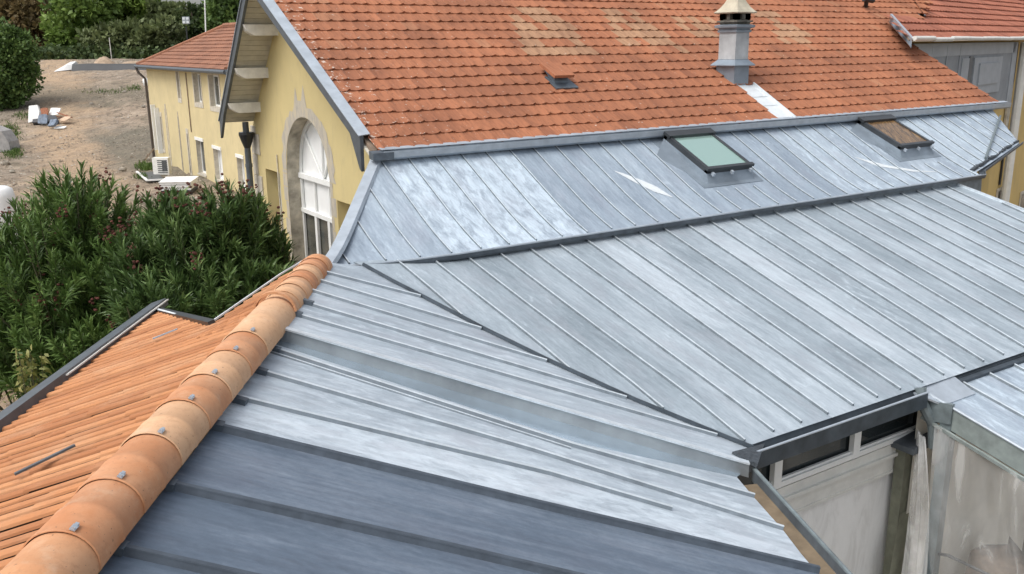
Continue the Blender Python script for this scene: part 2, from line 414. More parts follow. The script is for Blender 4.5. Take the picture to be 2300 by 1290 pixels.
# ------------------------------------------------------------------ key surfaces
R0 = atz((705, 600), 5.4); R1 = atz((160, 1220), 5.4); RD = unit(R1-R0)          # clay ridge, towards the viewer
RL = V(RD[1], -RD[0], 0); RL = RL if RL @ RH < 0 else -RL                       # to the left of the ridge
ZC = 7.5-3.22
PC = atz((1690, 1010), ZC); P3 = plane3(R0, R1, PC); PV = hit((870, 600), P3); PE = atz((2040, 880), ZC); P2 = plane3(PV, PC, PE)
VALLEY = [hit(p, P3) for p in ((815, 598), (880, 634), (950, 670), (1090, 744), (1241, 818), (1425, 902), (1634, 988), (1690, 1010))]
P3b = (P3[0]-V(0, 0, .10), P3[1])
_q = hit((1000, 582), P2); GA = atz((1000, 578), _q[2]+.035); GZ, GY = GA[2], GA[1]
G0 = GZ-.07; GS = (6.17-G0)/(10.4-GY)
P1 = slope_plane(V(0, GY, G0), math.degrees(math.atan(GS)))
PM = slope_plane(hy((1300, 298), 10.34), 29)
P4 = (P2[0]-V(0, 0, .07), P2[1])

def terrain(x, y):
    d = x*FH[0]+y*FH[1]; r = x*RH[0]+y*RH[1]
    t = min(1, max(0, (d-58)/55)); z = 6.2*t*t*(3-2*t)
    return z
# ------------------------------------------------------------------ ground
g = MB(); ds = [-60, -20, 0, 6, 12, 18, 24, 30, 36, 42, 48, 54]+[56+3*i for i in range(22)]+[125, 140, 180, 300, 600, 1400]
rs_ = [-1200, -400, -150, -90, -60]+[-56+2.5*i for i in range(36)]+[50, 120, 400, 1200]
vs_ = []
for d in ds:
    for r in rs_:
        p = d*FH+r*RH; z = terrain(p[0], p[1])
        if 20 < d < 125 and -60 < r < 20: z += .14*math.sin(d*.9+r*.7)*math.sin(r*.55-d*.2)+rnd.uniform(-.06, .06)
        vs_.append((p[0], p[1], z-.05 if d < 70 else z))
nr = len(rs_)
g.add(vs_, [[i*nr+j, i*nr+j+1, (i+1)*nr+j+1, (i+1)*nr+j] for i in range(len(ds)-1) for j in range(nr-1)])
tag(g.build('ground', 'ground_soil', None, True), 'bare sandy building-site ground with gravel', None, None, 'structure')

def gpos(p):
    """point of the terrain seen along the sight line p"""
    d = ray(p); t = 5.0
    while t < 400:
        q = CAM+d*t
        if q[2] < terrain(q[0], q[1]): return V(q[0], q[1], terrain(q[0], q[1]))
        t += .1
    return CAM+d*200

# ------------------------------------------------------------------ tiled roof generator
def tiles(mb, O, u, v, n, v0, v1, e, wdt, ulim, tonef, lift=.022, hole=None):
    k = 0; vv = v0
    while vv < v1-.02:
        top = min(vv+e*1.06, v1+.02)
        a, b = ulim(vv+e*.3)
        off = (wdt/2 if k % 2 else 0)
        j = math.floor((a-off)/wdt)
        while j*wdt+off < b:
            ua, ub = max(a, j*wdt+off), min(b, (j+1)*wdt+off)
            if hole and vv+e*.5 < hole[2]:
                if ua < hole[0] < ub: ub = hole[0]
                elif ua < hole[1] < ub: ua = hole[1]
                elif hole[0] <= ua and ub <= hole[1]: ub = ua
            if ub-ua > .03:
                cen = O+u*(ua+ub)/2+v*(vv+e/2)
                if True:
                    tn = tonef(cen, k, j); jz = rnd.uniform(-.003, .004); jv = rnd.uniform(-.008, .008)
                    prof = [(0, .010, .0), (.1, .013, .004), (.2, .004, -.012), (.5, .0, -.02), (.8, .004, -.012), (1, .010, 0)]
                    lo, hi, sk = [], [], []
                    for (x, h, dv) in prof:
                        q = O+u*(ua+(ub-ua)*x)
                        lo.append(q+v*(vv+dv+jv)+n*(lift+h+jz)); hi.append(q+v*top+n*(.002+h*.8)); sk.append(q+v*(vv+dv+jv+.006)+n*(-.004))
                    m_ = len(prof)
                    mb.add(lo+hi+sk, [[i, i+1, m_+i+1, m_+i] for i in range(m_-1)]+[[2*m_+i, 2*m_+i+1, i+1, i] for i in range(m_-1)], tn)
            j += 1
        vv += e; k += 1
def inpoly(p, poly):
    x, y = p; c = False; j = len(poly)-1
    for i in range(len(poly)):
        if (poly[i][1] > y) != (poly[j][1] > y) and x < (poly[j][0]-poly[i][0])*(y-poly[i][1])/(poly[j][1]-poly[i][1])+poly[i][0]: c = not c
        j = i
    return c

# ================================================================== MAIN GABLED BUILDING
XW, XR = 5.3, 4.72                      # gable wall plane, outer edge of the verge
mainb = thing('gabled_building', 'long yellow rendered building with a big orange tiled roof and an arched gable window', 'building', (9, 13, 0))
nM = PM[1]; vM = V(0, math.cos(rad(29)), math.sin(rad(29))); uM = V(1, 0, 0)
OM = V(0, PM[0][1], PM[0][2]-.03)
RIDGE_V = 4.62
def zM(y): return OM[2]+(y-OM[1])*math.tan(rad(29))
YRG = OM[1]+RIDGE_V*math.cos(rad(29)); ZRG = zM(YRG)
pale_zones = [[(1135, 25), (1230, 25), (1330, 118), (1185, 118)], [(1345, 25), (1430, 25), (1530, 112), (1400, 112)], [(1235, 55), (1290, 55), (1330, 90), (1260, 90)],
              [(1690, 30), (1745, 32), (1850, 105), (1760, 100)], [(1500, 35), (1600, 35), (1600, 80), (1540, 80)]]
def tone_main(c, k, j):
    p = proj(c)
    for z_ in pale_zones:
        if inpoly(p, z_) and rnd.random() < .72: return rnd.uniform(.79, .95)
    t = rnd.gauss(.44, .13)
    if p[1] < 130: t += .12
    return min(.76, max(0, t))
chute = [hit(p, PM) for p in ((1653.6, 187), (1739, 256), (1780, 254), (1685, 184.6))]
CX0, CX1 = 12.11, 12.50
def ulimM(v): return (4.84, 18.72 if v < 2.48 else 18.72+(v-2.48)*1.7)
mb = MB(); tiles(mb, OM, uM, vM, nM, -.02, RIDGE_V, .275, .205, ulimM, tone_main, hole=(CX0, CX1+.02, 1.12))
roofM = mb.build('tiled_roof', 'terracotta', mainb)
mb = MB()   # decking under the tiles, front and back slope
YB, ZB = 16.42, 6.25
mb.slab([V(4.8, OM[1]+.03, OM[2]-.005), V(18.7, OM[1]+.03, OM[2]-.005), V(18.7, YRG, ZRG-.02), V(4.8, YRG, ZRG-.02)], nM, .05)
mb.build('roof_deck', 'wood_weathered', mainb)
# back slope tiles
vb = unit(V(0, YRG-YB, ZRG-ZB)); nb = V(0, vb[2], -vb[1]); nb = nb if nb[2] > 0 else -nb
mb = MB(); Lb = math.hypot(YRG-YB, ZRG-ZB)
tiles(mb, V(0, YB, ZB), uM, vb, nb, 0, Lb, .275, .205, lambda v: (4.84, 22), lambda c, k, j: rnd.uniform(.2, .7))
mb.build('tiled_roof', 'terracotta', mainb)
mb = MB(); mb.tube([V(4.75, YRG, ZRG+.0), V(22, YRG, ZRG+.0)], .11, 10); mb.build('ridge_capping', 'terracotta', mainb)
# soffit boards of the two rakes + rake boards
mb = MB()
for a, b in (((OM[1], OM[2]-.085), (YRG, ZRG-.10)), ((YB, ZB-.03), (YRG, ZRG-.06))):
    a = V(0, *a); b = V(0, *b); d = unit(b-a); nn = V(0, -d[2], d[1]); nn = nn if nn[2] > 0 else -nn; L_ = np.linalg.norm(b-a); k = int(L_/.11)
    for i in range(k):
        p, q = a+d*L_*i/k, a+d*(L_*(i+1)/k-.008)
        mb.slab([V(XR+.05, p[1], p[2]), V(XW+.02, p[1], p[2]), V(XW+.02, q[1], q[2]), V(XR+.05, q[1], q[2])], nn, .02)
mb.build('soffit', 'cream_board', mainb)
for side, (a, b) in enumerate(((V(XR, OM[1]+.22, zM(OM[1]+.22)-.0), V(XR, YRG, ZRG-.01)), (V(XR, YB+.06, ZB-.05), V(XR, YRG, ZRG-.01)))):
    d = unit(b-a); up = V(0, -d[2], d[1]); up = up if up[2] > 0 else -up
    mb = MB()
    tail = a-up*.16-d*.22 if side else hx((812, 386), XR)
    mb.slab([a+up*.05, b+up*.05, b-up*.09, a-up*.09+d*.28, tail+d*.06, tail, a-d*.02], V(-1, 0, 0), .045)
    rb = mb.build('rake_board', 'anthracite', mainb)
    mb = MB(); mb.slab([a+up*.055+V(-.02, 0, 0), b+up*.055+V(-.02, 0, 0), b+up*.075+V(.13, 0, 0), a+up*.075+V(.13, 0, 0)], up, .012)
    if side == 0:
        mb.slab([a+up*.07+V(.12, 0, 0), b+up*.07+V(.12, 0, 0), b+up*.02+V(.16, 0, 0), a+up*.02+V(.16, 0, 0)], up, .01)
    mb.build('rake_capping', 'zinc_trim', rb)
# purlin brackets under the left rake
for yb in (14.9, 15.52, 16.06):
    mb = MB(); dy_, zz = .10, .085
    # boxed purlin end with a scalloped nose
    nose = [(0, zz), (.55, zz), (.55, -zz), (.16, -zz), (.10, -zz*.6), (.05, -zz*.2), (.02, zz*.4)]
    zb = ZB+(YB-yb)*math.tan(math.atan2(ZRG-ZB, YB-YRG))-.17
    top = [V(XR+.03+x, yb-dy_, zb+z) for x, z in nose]
    mb.slab(top, V(0, -1, 0), dy_*2)
    mb.build('bracket', 'bracket_paint', mainb)
# eaves gutter above the lean-to
mb = MB(); yg0 = OM[1]-.02; zg = OM[2]-.02
prof = [(.02, .03), (-.02, .03), (-.02, .0), (-.03, -.06), (-.07, -.085), (-.115, -.06), (-.125, .01), (-.135, .012), (-.135, -.005), (-.128, -.07), (-.075, -.1), (-.02, -.09)]
X0, X1 = 4.87, 18.95
k = len(prof); a = [V(X0, yg0+y, zg+z) for y, z in prof]; b = [V(X1, yg0+y, zg+z) for y, z in prof]
mb.add(a+b, [[i, (i+1) % k, k+(i+1) % k, k+i] for i in range(k)]+[list(range(k)), list(range(2*k-1, k-1, -1))])
for x in np.arange(6.2, 18.8, 2.0): mb.beam(V(x, yg0-.136, zg+.014), V(x, yg0-.13, zg-.075), V(0, -1, 0), .012, .004)
mb.beam(V(X0, yg0-.02, zg+.032), V(X1, yg0-.02, zg+.032), V(0, -.2, 1), .10, .006)
mb.build('gutter', 'zinc_trim', mainb)
mb = MB(); mb.slab([V(XR, yg0-.14, zg-.0), V(5.0, yg0-.14, zg-.0), V(5.0, yg0-.02, zg+.02), V(XR, yg0-.02, zg+.02)], UP, .09); mb.build('gutter_end', 'zinc_trim_dark', mainb)

# gable wall with openings (Y, z)
def wall_x(mb, X, ys, zbot, ztop, ops, depth, sgn=1, rmb=None):
    """wall in a plane X = const; ops: (ya, yb, zb, topfunc). Reveals go to X + depth."""
    br = sorted(set(ys+[o[i] for o in ops for i in (0, 1)]+[o[0]+(o[1]-o[0])*i/20 for o in ops if o[4] for i in range(21)]))
    for a, b in zip(br, br[1:]):
        if b-a < 1e-6: continue
        mid = (a+b)/2; segs = [o for o in ops if o[0] < mid < o[1]]
        lo = (zbot, zbot)
        for o in sorted(segs, key=lambda q: q[2]):
            mb.poly([V(X, b, lo[1]), V(X, a, lo[0]), V(X, a, o[2]), V(X, b, o[2])])
            ta, tb = o[3](a), o[3](b); lo = (ta, tb)
            rm = rmb if rmb is not None and o[4] else mb
            rm.poly([V(X, b, tb), V(X, a, ta), V(X+depth, a, ta), V(X+depth, b, tb)])
            rm.poly([V(X, a, o[2]), V(X, b, o[2]), V(X+depth, b, o[2]), V(X+depth, a, o[2])])
        mb.poly([V(X, b, lo[1]), V(X, a, lo[0]), V(X, a, ztop(a)), V(X, b, ztop(b))])
    for o in ops:
        rm = rmb if rmb is not None and o[4] else mb
        for y in (o[0], o[1]):
            rm.poly([V(X, y, o[2]), V(X, y, o[3](y+(1e-6 if y == o[0] else -1e-6))), V(X+depth, y, o[3](y)), V(X+depth, y, o[2])])
AY0, AY1 = 13.02, 14.86; AC, AR = (AY0+AY1)/2, (AY1-AY0)/2; AS = 6.42-AR
arch = lambda y: AS+math.sqrt(max(0, AR*AR-(y-AC)**2))
wl = [hx(p, XW) for p in ((596, 377), (628, 390))]
WLa, WLb, WLt = wl[1][1], wl[0][1], (wl[0][2]+wl[1][2])/2
wr = hx((757, 450), XW); WRt, WRb = wr[2], wr[1]; WRa = WRb-1.15
def topM(y): return (zM(y)-.09) if y < YRG else ZB+(YB-y)*(ZRG-ZB)/(YB-YRG)-.06
wm = MB(); rv = MB()
wall_x(wm, XW, [11.5, YRG, 16.55], 0, topM, [(AY0, AY1, 2.0, arch, True), (WLa, WLb, 3.3, lambda y: WLt, False), (WRa, WRb, 3.3, lambda y: WRt, False)], .27, rmb=rv)
wm.poly([V(XW, 11.5, 0), V(XW, 11.5, topM(11.5)), V(18.6, 11.5, topM(11.5)), V(18.6, 11.5, 0)])
wm.poly([V(XW, 16.55, 0), V(XW, 16.55, topM(16.5)), V(18.6, 16.55, topM(16.5)), V(18.6, 16.55, 0)])
wm.poly([V(18.6, 11.5, 0), V(18.6, 16.5, 0), V(18.6, 16.5, topM(16.4)), V(18.6, YRG, ZRG-.1), V(18.6, 11.5, topM(11.5))])
wm.build('wall', 'yellow_render', mainb)
rv.build('arch_reveal', 'stone_dirty', mainb)
# rough grey band of render round the arch + quoin blocks
mb = MB(); r2 = random.Random(3)
seq = []
for i in range(34):
    a = math.pi*(i/33); seq.append((AC+AR*math.cos(a), AS+AR*math.sin(a), AC+(AR+.14+r2.uniform(0, .13)+(.28 if i in (15, 17) else 0))*math.cos(a), AS+(AR+.15+r2.uniform(0, .12)+(.24 if i in (14, 17) else 0))*math.sin(a)))
for p, q in zip(seq, seq[1:]): mb.poly([V(XW-.004, p[0], p[1]), V(XW-.004, p[2], p[3]), V(XW-.004, q[2], q[3]), V(XW-.004, q[0], q[1])])
for sgn, y0 in ((-1, AY0), (1, AY1)):
    z = 2.0
    while z < AS:
        h = r2.uniform(.22, .3); wd = r2.choice((.10, .2, .13)); z2 = min(AS, z+h)
        mb.poly([V(XW-.004, y0, z), V(XW-.004, y0+sgn*wd, z), V(XW-.004, y0+sgn*wd, z2-.01), V(XW-.004, y0, z2-.01)]); z += h
mb.build('arch_surround', 'grey_render', mainb)
mb = MB(); z = .0; i = 0
while z < 6.1:
    wd = .42 if i % 2 else .24; mb.box((XW-.02, 16.57-wd, z), (XW+.1, 16.57, min(6.12, z+.36))); z += .375; i += 1
mb.build('quoins', 'stone', mainb)
# arched window
aw = thing('arched_window', None, None, (0, 0, 0)); aw.parent = mainb; aw.location = tuple(V(XW+.27, AC, 2.0)-wloc(mainb))
for k_ in ('category',):
    if k_ in aw: del aw[k_]
XF = XW+.25
zt = hx((696, 398), XF)[2]; zp = hx((699, 476), XF)[2]
def archpts(r, n=24): return [V(XF, AC+r*math.cos(math.pi*i/n), AS+r*math.sin(math.pi*i/n)) for i in range(n+1)]
mb = MB(); mb.poly([V(XF+.01, AC+AR, zp)]+[p+V(.01, 0, 0) for p in archpts(AR)]+[V(XF+.01, AC-AR, zp)]); mb.build('fan_panel', 'white_paint', aw)
mb = MB()
def fr(a, b, wd=.05, th=.035): mb.beam(a, b, V(-1, 0, 0), wd, th)
o_, i_ = archpts(AR), archpts(AR-.06)
for p, q, r_, t_ in zip(o_, o_[1:], i_[1:], i_): mb.slab([p+V(-.035, 0, 0), q+V(-.035, 0, 0), r_+V(-.035, 0, 0), t_+V(-.035, 0, 0)], V(-1, 0, 0), .04)
for y in (AY0+.03, AY1-.03): fr(V(XF, y, 2.0), V(XF, y, AS), .06)
fr(V(XF, AY0, zt), V(XF, AY1, zt), .085, .06); fr(V(XF, AY0, zp), V(XF, AY1, zp), .07, .05); fr(V(XF, AY0, 2.03), V(XF, AY1, 2.03), .07, .05)
fr(V(XF, AC-.07, zt), V(XF, AC+.62, AS+.6), .03, .03); fr(V(XF, AC-.07, zt), V(XF, AC-.62, AS+.62), .03, .033); fr(V(XF, AC-.07, zt), V(XF, AC-.12, AS+AR-.05), .03, .027)
for t in (1/3, 2/3): fr(V(XF, AY0+(AY1-AY0)*t, zt), V(XF, AY0+(AY1-AY0)*t, zp), .035, .03)
for t in (.36, .66): fr(V(XF, AY0+(AY1-AY0)*t, 2), V(XF, AY0+(AY1-AY0)*t, zp), .09, .045)
mb.build('frame', 'white_frame', aw)
for a, b in ((0, .36), (.36, .66), (.66, 1)):
    mb = MB(); mb.poly([V(XF+.012, AY0+(AY1-AY0)*a, 2), V(XF+.012, AY0+(AY1-AY0)*b, 2), V(XF+.012, AY0+(AY1-AY0)*b, zp), V(XF+.012, AY0+(AY1-AY0)*a, zp)])
    mb.build('pane', 'shaded_glass', aw)
def winbox(parent, X, ya, yb, za, zb, mid=True, wd=.06, glass='shaded_glass', name='window', panel=None):
    """window in an X plane: frame mesh with its panes as children"""
    mb = MB()
    for a, b in ((V(X, ya, za+wd/2), V(X, yb, za+wd/2)), (V(X, ya, zb-wd/2), V(X, yb, zb-wd/2)), (V(X, ya+wd/2, za), V(X, ya+wd/2, zb)), (V(X, yb-wd/2, za), V(X, yb-wd/2, zb))): mb.beam(a, b, V(-1, 0, 0), wd, .05 if a[2] == b[2] else .053)
    if mid: mb.beam(V(X, (ya+yb)/2, za), V(X, (ya+yb)/2, zb), V(-1, 0, 0), wd*1.3, .055)
    f = mb.build(name, 'white_frame', parent)
    mb = MB(); mb.poly([V(X+.012, ya, za), V(X+.012, yb, za), V(X+.012, yb, zb), V(X+.012, ya, zb)]); mb.build('pane', glass, f)
    if panel:
        mb = MB(); mb.poly([V(X-.012, ya+wd, panel), V(X-.012, yb-wd, panel), V(X-.012, yb-wd, zb-wd), V(X-.012, ya+wd, zb-wd)]); mb.build('panel', 'white_paint', f)
    return f
winbox(mainb, XW+.26, WLa, WLb, 3.3, WLt, False, panel=WLt-.75)
winbox(mainb, XW+.26, WRa, WRb, 3.3, WRt, False, glass='white_paint')
# thin cable on the wall and downpipe with hopper
mb = MB(); q0 = hx((624, 348), XW); q1 = hx((627, 440), XW); mb.tube([q0+V(-.02, 0, 0), V(XW-.02, q0[1], q1[2]), V(XW-.02, q0[1]-.02, 3)], .012, 6); mb.build('cable', 'stone_dirty', mainb)
mb = MB(); dp = hx((553, 300), XW-.16); y_ = dp[1]
mb.tube([V(XW-.16, y_, 6.2), V(XW-.16, y_, 0)], .055, 12)
for z in (5.4, 3.6, 1.8): mb.tube([V(XW-.16, y_, z), V(XW-.16, y_, z+.06)], .065, 12)
dpo = mb.build('downpipe', 'anthracite', mainb)
mb = MB(); mb.tube([V(XW-.16, y_, 6.02), V(XW-.16, y_, 5.98), V(XW-.16, y_, 5.86), V(XW-.16, y_, 5.74)], [.13, .135, .10, .055], 14); mb.build('hopper', 'dark_metal', dpo)
# chimney
CC = hit((1648, 188), PM); cx, cy = CC[0], CC[1]; sx, sy = .33, .40
chim = thing('chimney', None, None, (0, 0, 0)); chim.parent = mainb; chim.location = tuple(V(cx+sx/2, cy+sy/2, 6.6)-wloc(mainb))
def frus(mb, levels, x0=cx, x1=cx+sx, y0=cy, y1=cy+sy):
    vs = []
    for z, e in levels: vs += [V(x0-e, y0-e, z), V(x1+e, y0-e, z), V(x1+e, y1+e, z), V(x0-e, y1+e, z)]
    n_ = len(levels); fs = [[i*4+j, i*4+(j+1) % 4, i*4+4+(j+1) % 4, i*4+4+j] for i in range(n_-1) for j in range(4)]+[[3, 2, 1, 0], [n_*4-4+j for j in range(4)]]
    mb.add(vs, fs)
mb = MB(); frus(mb, [(6.5, .012), (7.10, .012)]); frus(mb, [(7.10, .085), (7.115, .085), (7.2, .0), (7.21, .0)]); mb.build('base_flashing', 'chimney_zinc', chim)
mb = MB(); frus(mb, [(7.2, -.006), (7.66, -.006)]); mb.build('shaft', 'chimney_render', chim)
mb = MB(); frus(mb, [(7.655, .015), (7.69, .02), (7.70, .0), (7.72, .01), (7.735, .055), (7.77, .06), (7.785, .01)]); mb.build('moulding', 'chimney_zinc', chim)
mb = MB(); frus(mb, [(7.78, -.01), (7.82, .0), (7.825, .03), (7.85, .03), (7.852, -.01), (7.865, -.01)])
for i in range(3):
    for x, y in ((cx+.035+i*(sx-.07)/2, cy+.035), (cx+.035+i*(sx-.07)/2, cy+sy-.035), (cx+.035, cy+.035+i*(sy-.07)/2), (cx+sx-.035, cy+.035+i*(sy-.07)/2)): mb.box((x-.035, y-.035, 7.86), (x+.035, y+.035, 7.975))
mb.build('vent_head', 'mossy_stone', chim)
mb = MB(); frus(mb, [(7.965, .06), (7.985, .075), (8.01, .045), (8.06, .0), (8.14, -.05), (8.22, -.085), (8.34, -.12), (8.36, -.12)]); mb.build('cap', 'cap_stone', chim)
# zinc chute below the chimney
mb = MB(); mb.slab([V(CX0, cy+.01, zM(cy))+nM*.006, V(CX1, cy+.01, zM(cy))+nM*.006, V(CX1+.02, yg0+.01, zM(yg0+.01))+nM*.006, V(CX0, yg0+.01, zM(yg0+.01))+nM*.006], nM, .02)
for v_ in (.36, .6): mb.beam(V(CX0, OM[1]+v_, zM(OM[1]+v_))+nM*.006, V(CX1, OM[1]+v_, zM(OM[1]+v_))+nM*.006, nM, .02, .006)
mb.beam(V(CX1+.01, yg0, zM(yg0)), V(CX1+.01, cy, zM(cy)), nM, .03, .045)
mb.build('chimney_flashing', 'white_zinc', mainb)
# little tiled vent hood
hp = hit((1262, 190), PM); mb = MB(); hx0, hx1 = hp[0]-.17, hp[0]+.17
a = V(hx0, hp[1], zM(hp[1])); 
mb.slab([V(hx0-.03, hp[1]-.10, zM(hp[1])+.17), V(hx1+.0, hp[1]-.10, zM(hp[1])+.17), V(hx1+.03, hp[1]+.34, zM(hp[1]+.34)+.16), V(hx0, hp[1]+.34, zM(hp[1]+.34)+.16)], nM, .045)
vh = mb.build('roof_vent', 'terracotta', mainb)
mb = MB(); mb.add([V(hx0+.04, hp[1], zM(hp[1])+.02), V(hx1-.04, hp[1], zM(hp[1])+.02), V(hx1-.02, hp[1]+.26, zM(hp[1]+.26)+.1), V(hx0+.02, hp[1]+.26, zM(hp[1]+.26)+.1), V(hx0+.05, hp[1]+.03, zM(hp[1])+.16), V(hx1-.05, hp[1]+.03, zM(hp[1])+.16)], [[0, 1, 5, 4], [1, 2, 5], [0, 4, 3]])
q = hp+V(0, -.1, 0); mb.slab([V(hx0-.02, q[1], zM(q[1]))+nM*.045, V(hx1+.06, q[1], zM(q[1]))+nM*.045, V(hx1+.02, q[1]+.3, zM(q[1]+.3))+nM*.045, V(hx0-.02, q[1]+.3, zM(q[1]+.3))+nM*.045], nM, .02); mb.build('vent_base', 'zinc_trim_dark', vh)

# ================================================================== LEAN-TO (upper zinc roof)
lean = thing('lean_to', 'upper zinc-clad lean-to roof with two skylights below the orange tiles', 'roof', (9, 9.5, 0))
Yk = GY+.78
def z1(y): return G0+(y-GY)*GS+.075*max(0, (Yk-y)/(Yk-GY))**2
VT, VB = hit((850, 350), P1), hit((742, 606), P1)
def xl1(y): return VB[0]+(VT[0]-VB[0])*(y-VB[1])/(VT[1]-VB[1])
YL = GY+.02; YT = 10.5
def warp(x, y): return y+.26*max(0, 1-(x-VB[0])/1.5)**2*max(0, 1-(y-YL)/(YT-YL))
RQ = [hit(p, P1) for p in ((2190, 395), (2290, 322), (2222, 238))]
def xr1(y):
    pts = sorted([(q[1], q[0]) for q in RQ]); return float(np.interp(y, [p[0] for p in pts], [p[1] for p in pts]))
n1 = P1[1]
def up1(y):
    e = .01; t = V(0, 2*e, z1(y+e)-z1(y-e)); t = unit(t); return V(0, -t[2], t[1])
ys = [YL+(YT-YL)*(i/16)**1.4 for i in range(17)]
sp1 = .38; xs0 = hit((1314, 529), P1)[0]
xs = [xs0+sp1*k for k in range(-14, 40)]
tone1 = {}
mb = MB(); 
r3 = random.Random(11)
for xa, xb in zip(xs, xs[1:]):
    k = round((xa-xs0)/sp1)
    tn = r3.uniform(.25, .75); ox = .35
    if -5 <= k <= -1: ox = .95; tn = .62
    if k in (0, 1, 2, 3): ox = .1; tn = .3
    if k > 12: tn += .15; ox = .6
    for ya, yb in zip(ys, ys[1:]):
        q = []
        for (x, y) in ((xa, ya), (xb, ya), (xb, yb), (xa, yb)): X = min(max(x, xl1(y)), xr1(y)); q.append(V(X, warp(X, y), z1(y)))
        if abs(q[0][0]-q[1][0])+abs(q[2][0]-q[3][0]) < .004: continue
        mb.poly(q, tn, ox)
leanroof = mb.build('zinc_roof', 'zinc_upper', lean, True)
for x in xs:
    run = []; nn_ = []
    yy = [y for y in [YL+.03+(YT-YL-.03)*i/24 for i in range(25)] if xl1(y)+.01 < x < xr1(y)-.05]
    for a, b in zip(yy, yy[1:]):
        if any(X0_-.05 < x < X1_+.05 and 9.1 < (a+b)/2 < 10.2 for X0_, X1_ in ((9.45, 10.36), (14.02, 14.92))): continue
        if not run: run.append(V(x, warp(x, a), z1(a)))
        run.append(V(x, warp(x, b), z1(b))); nn_.append(up1(a))
    for j in range(len(run)-1):
        if run[j+1][1]-run[j][1] > .2: run, nn_ = run[:j+1], nn_[:j]; break
    if len(run) > 1: seam(lean, run, nn_, .019, .022)
# bare white flash of new metal + cream streaks beside the far skylight
mb = MB()
for pts in ([(1378, 384), (1400, 390), (1440, 405), (1475, 420), (1512, 446), (1470, 432), (1425, 410)], [(1916, 352), (1990, 372), (2060, 386), (2120, 392), (2050, 389), (1970, 374)]):
    q = [hit(p, P1) for p in pts]; mb.poly([V(p[0], p[1], z1(p[1]))+n1*.004 for p in q])
mb.build_each('bare_patch', 'white_zinc', lean)
# verge capping along the left edge (curves out at the bottom)
mb = MB(); vv = [YL-.02+(10.44-YL+.02)*i/14 for i in range(15)]
dv_ = unit(V(VT[0]-VB[0], VT[1]-VB[1], 0)); sv = V(-dv_[1], dv_[0], 0)
pr = [(-.02, -.12), (-.02, .03), (.0, .045), (.11, .045), (.13, .0)]
vs_ = []
for y in vv:
    fl = -.10*max(0, (YL+.56-y)/.5)**2
    p = V(xl1(y)+fl*.6, y+fl*.3, z1(y)-.02)
    for s_, h in pr: vs_.append(p-sv*(s_-.06)+V(0, 0, h))
k = len(pr); mb.add(vs_, [[i*k+j, i*k+j+1, (i+1)*k+j+1, (i+1)*k+j] for i in range(len(vv)-1) for j in range(k-1)]+[list(range(k))])
mb.build('verge_flashing', 'zinc_trim', lean)
mb = MB(); q = V(xl1(YL-.02)-.10, YL-.06, z1(YL)-.05); mb.obox(q, dv_*.02, sv*.06, V(0, 0, .02)); mb.build('verge_stop', 'white_zinc', lean)
# gutter along the lower edge
mb = MB(); prof = [(y_*.72, z_*.8) for y_, z_ in [(.03, .0), (.0, -.03), (-.04, -.045), (-.085, -.04), (-.105, -.01), (-.105, .018), (-.115, .022), (-.125, .018), (-.12, -.02), (-.1, -.055), (-.04, -.07), (.03, -.06)]]
gx = [VB[0]+.02, VB[0]+.16, VB[0]+.5, VB[0]+.9, VB[0]+1.4]+list(np.linspace(VB[0]+2, RQ[0][0], 14))
vs_ = []
for x in gx:
    bend = (-.05 if x > VB[0]+.4 else -.0)
    for y, z in prof: vs_.append(V(x, warp(x, YL)+.02+y+bend*.6, z1(YL)-.0+z))
RGd = unit(RQ[1]-RQ[0])
for t in (.12, .5, 1.0):
    p = RQ[0]+(RQ[1]-RQ[0])*t; sd_ = V(RGd[1], -RGd[0], 0)
    for y, z in prof: vs_.append(V(p[0], p[1], p[2]+.02)+sd_*(-y-.02)+V(0, 0, z))
k = len(prof); mb.add(vs_, [[i*k+j, i*k+(j+1) % k, (i+1)*k+(j+1) % k, (i+1)*k+j] for i in range(len(gx)+2) for j in range(k)]+[list(range(k))])
mb.build('gutter', 'gutter_zinc', lean)
mb = MB()
for a, b in zip(gx, gx[1:]): mb.beam(V(a, warp(a, YL)-.096, z1(YL)+.015), V(b, warp(b, YL)-.096, z1(YL)+.015), UP, .014, .012)
for a, b in zip(gx, gx[1:]): mb.beam(V(a, warp(a, YL)-.012, z1(YL)+.0), V(b, warp(b, YL)-.012, z1(YL)+.0), UP, .03, .012)
mb.build('gutter_rim', 'zinc_trim', lean)
mb = MB()
for a, b in zip(gx[2:], gx[3:]): mb.poly([V(a, warp(a, YL)-.03, z1(YL)-.03), V(b, warp(b, YL)-.03, z1(YL)-.03), V(b, warp(b, YL)-.05, z1(YL)-.4), V(a, warp(a, YL)-.05, z1(YL)-.4)])
mb.build('apron_flashing', 'zinc_seam', lean)
mb = MB(); a = V(RQ[0][0], RQ[0][1], z1(RQ[0][1])); b = RQ[1]
rs4 = random.Random(5)
for i in range(16):
    t = i/16; p = a+(b-a)*t+V(0, .06, .01); q = a+(b-a)*(t+.075)+V(0, .06+rs4.uniform(-.02, .02), .015); mb.beam(p, q, V(-.1, .2, 1), .06*rs4.uniform(.7, 1.3), .035*rs4.uniform(.4, 1.4))
mb.build('crumpled_edge', 'lead', lean)
mb = MB(); p0, p1_ = hit((2015, 365), P1), hit((2105, 268), P1); p0, p1_ = hit((2240, 385-20), P1), hit((2248, 275), P1)
p0 = hit((2213, 362), P1); p1_ = hit((2246, 268), P1); mb.tube([V(p0[0], p0[1], z1(p0[1])+.03), V(p1_[0], p1_[1], z1(p1_[1])+.06)], .022, 8); mb.build('lightning_rod', 'grey_steel', lean)
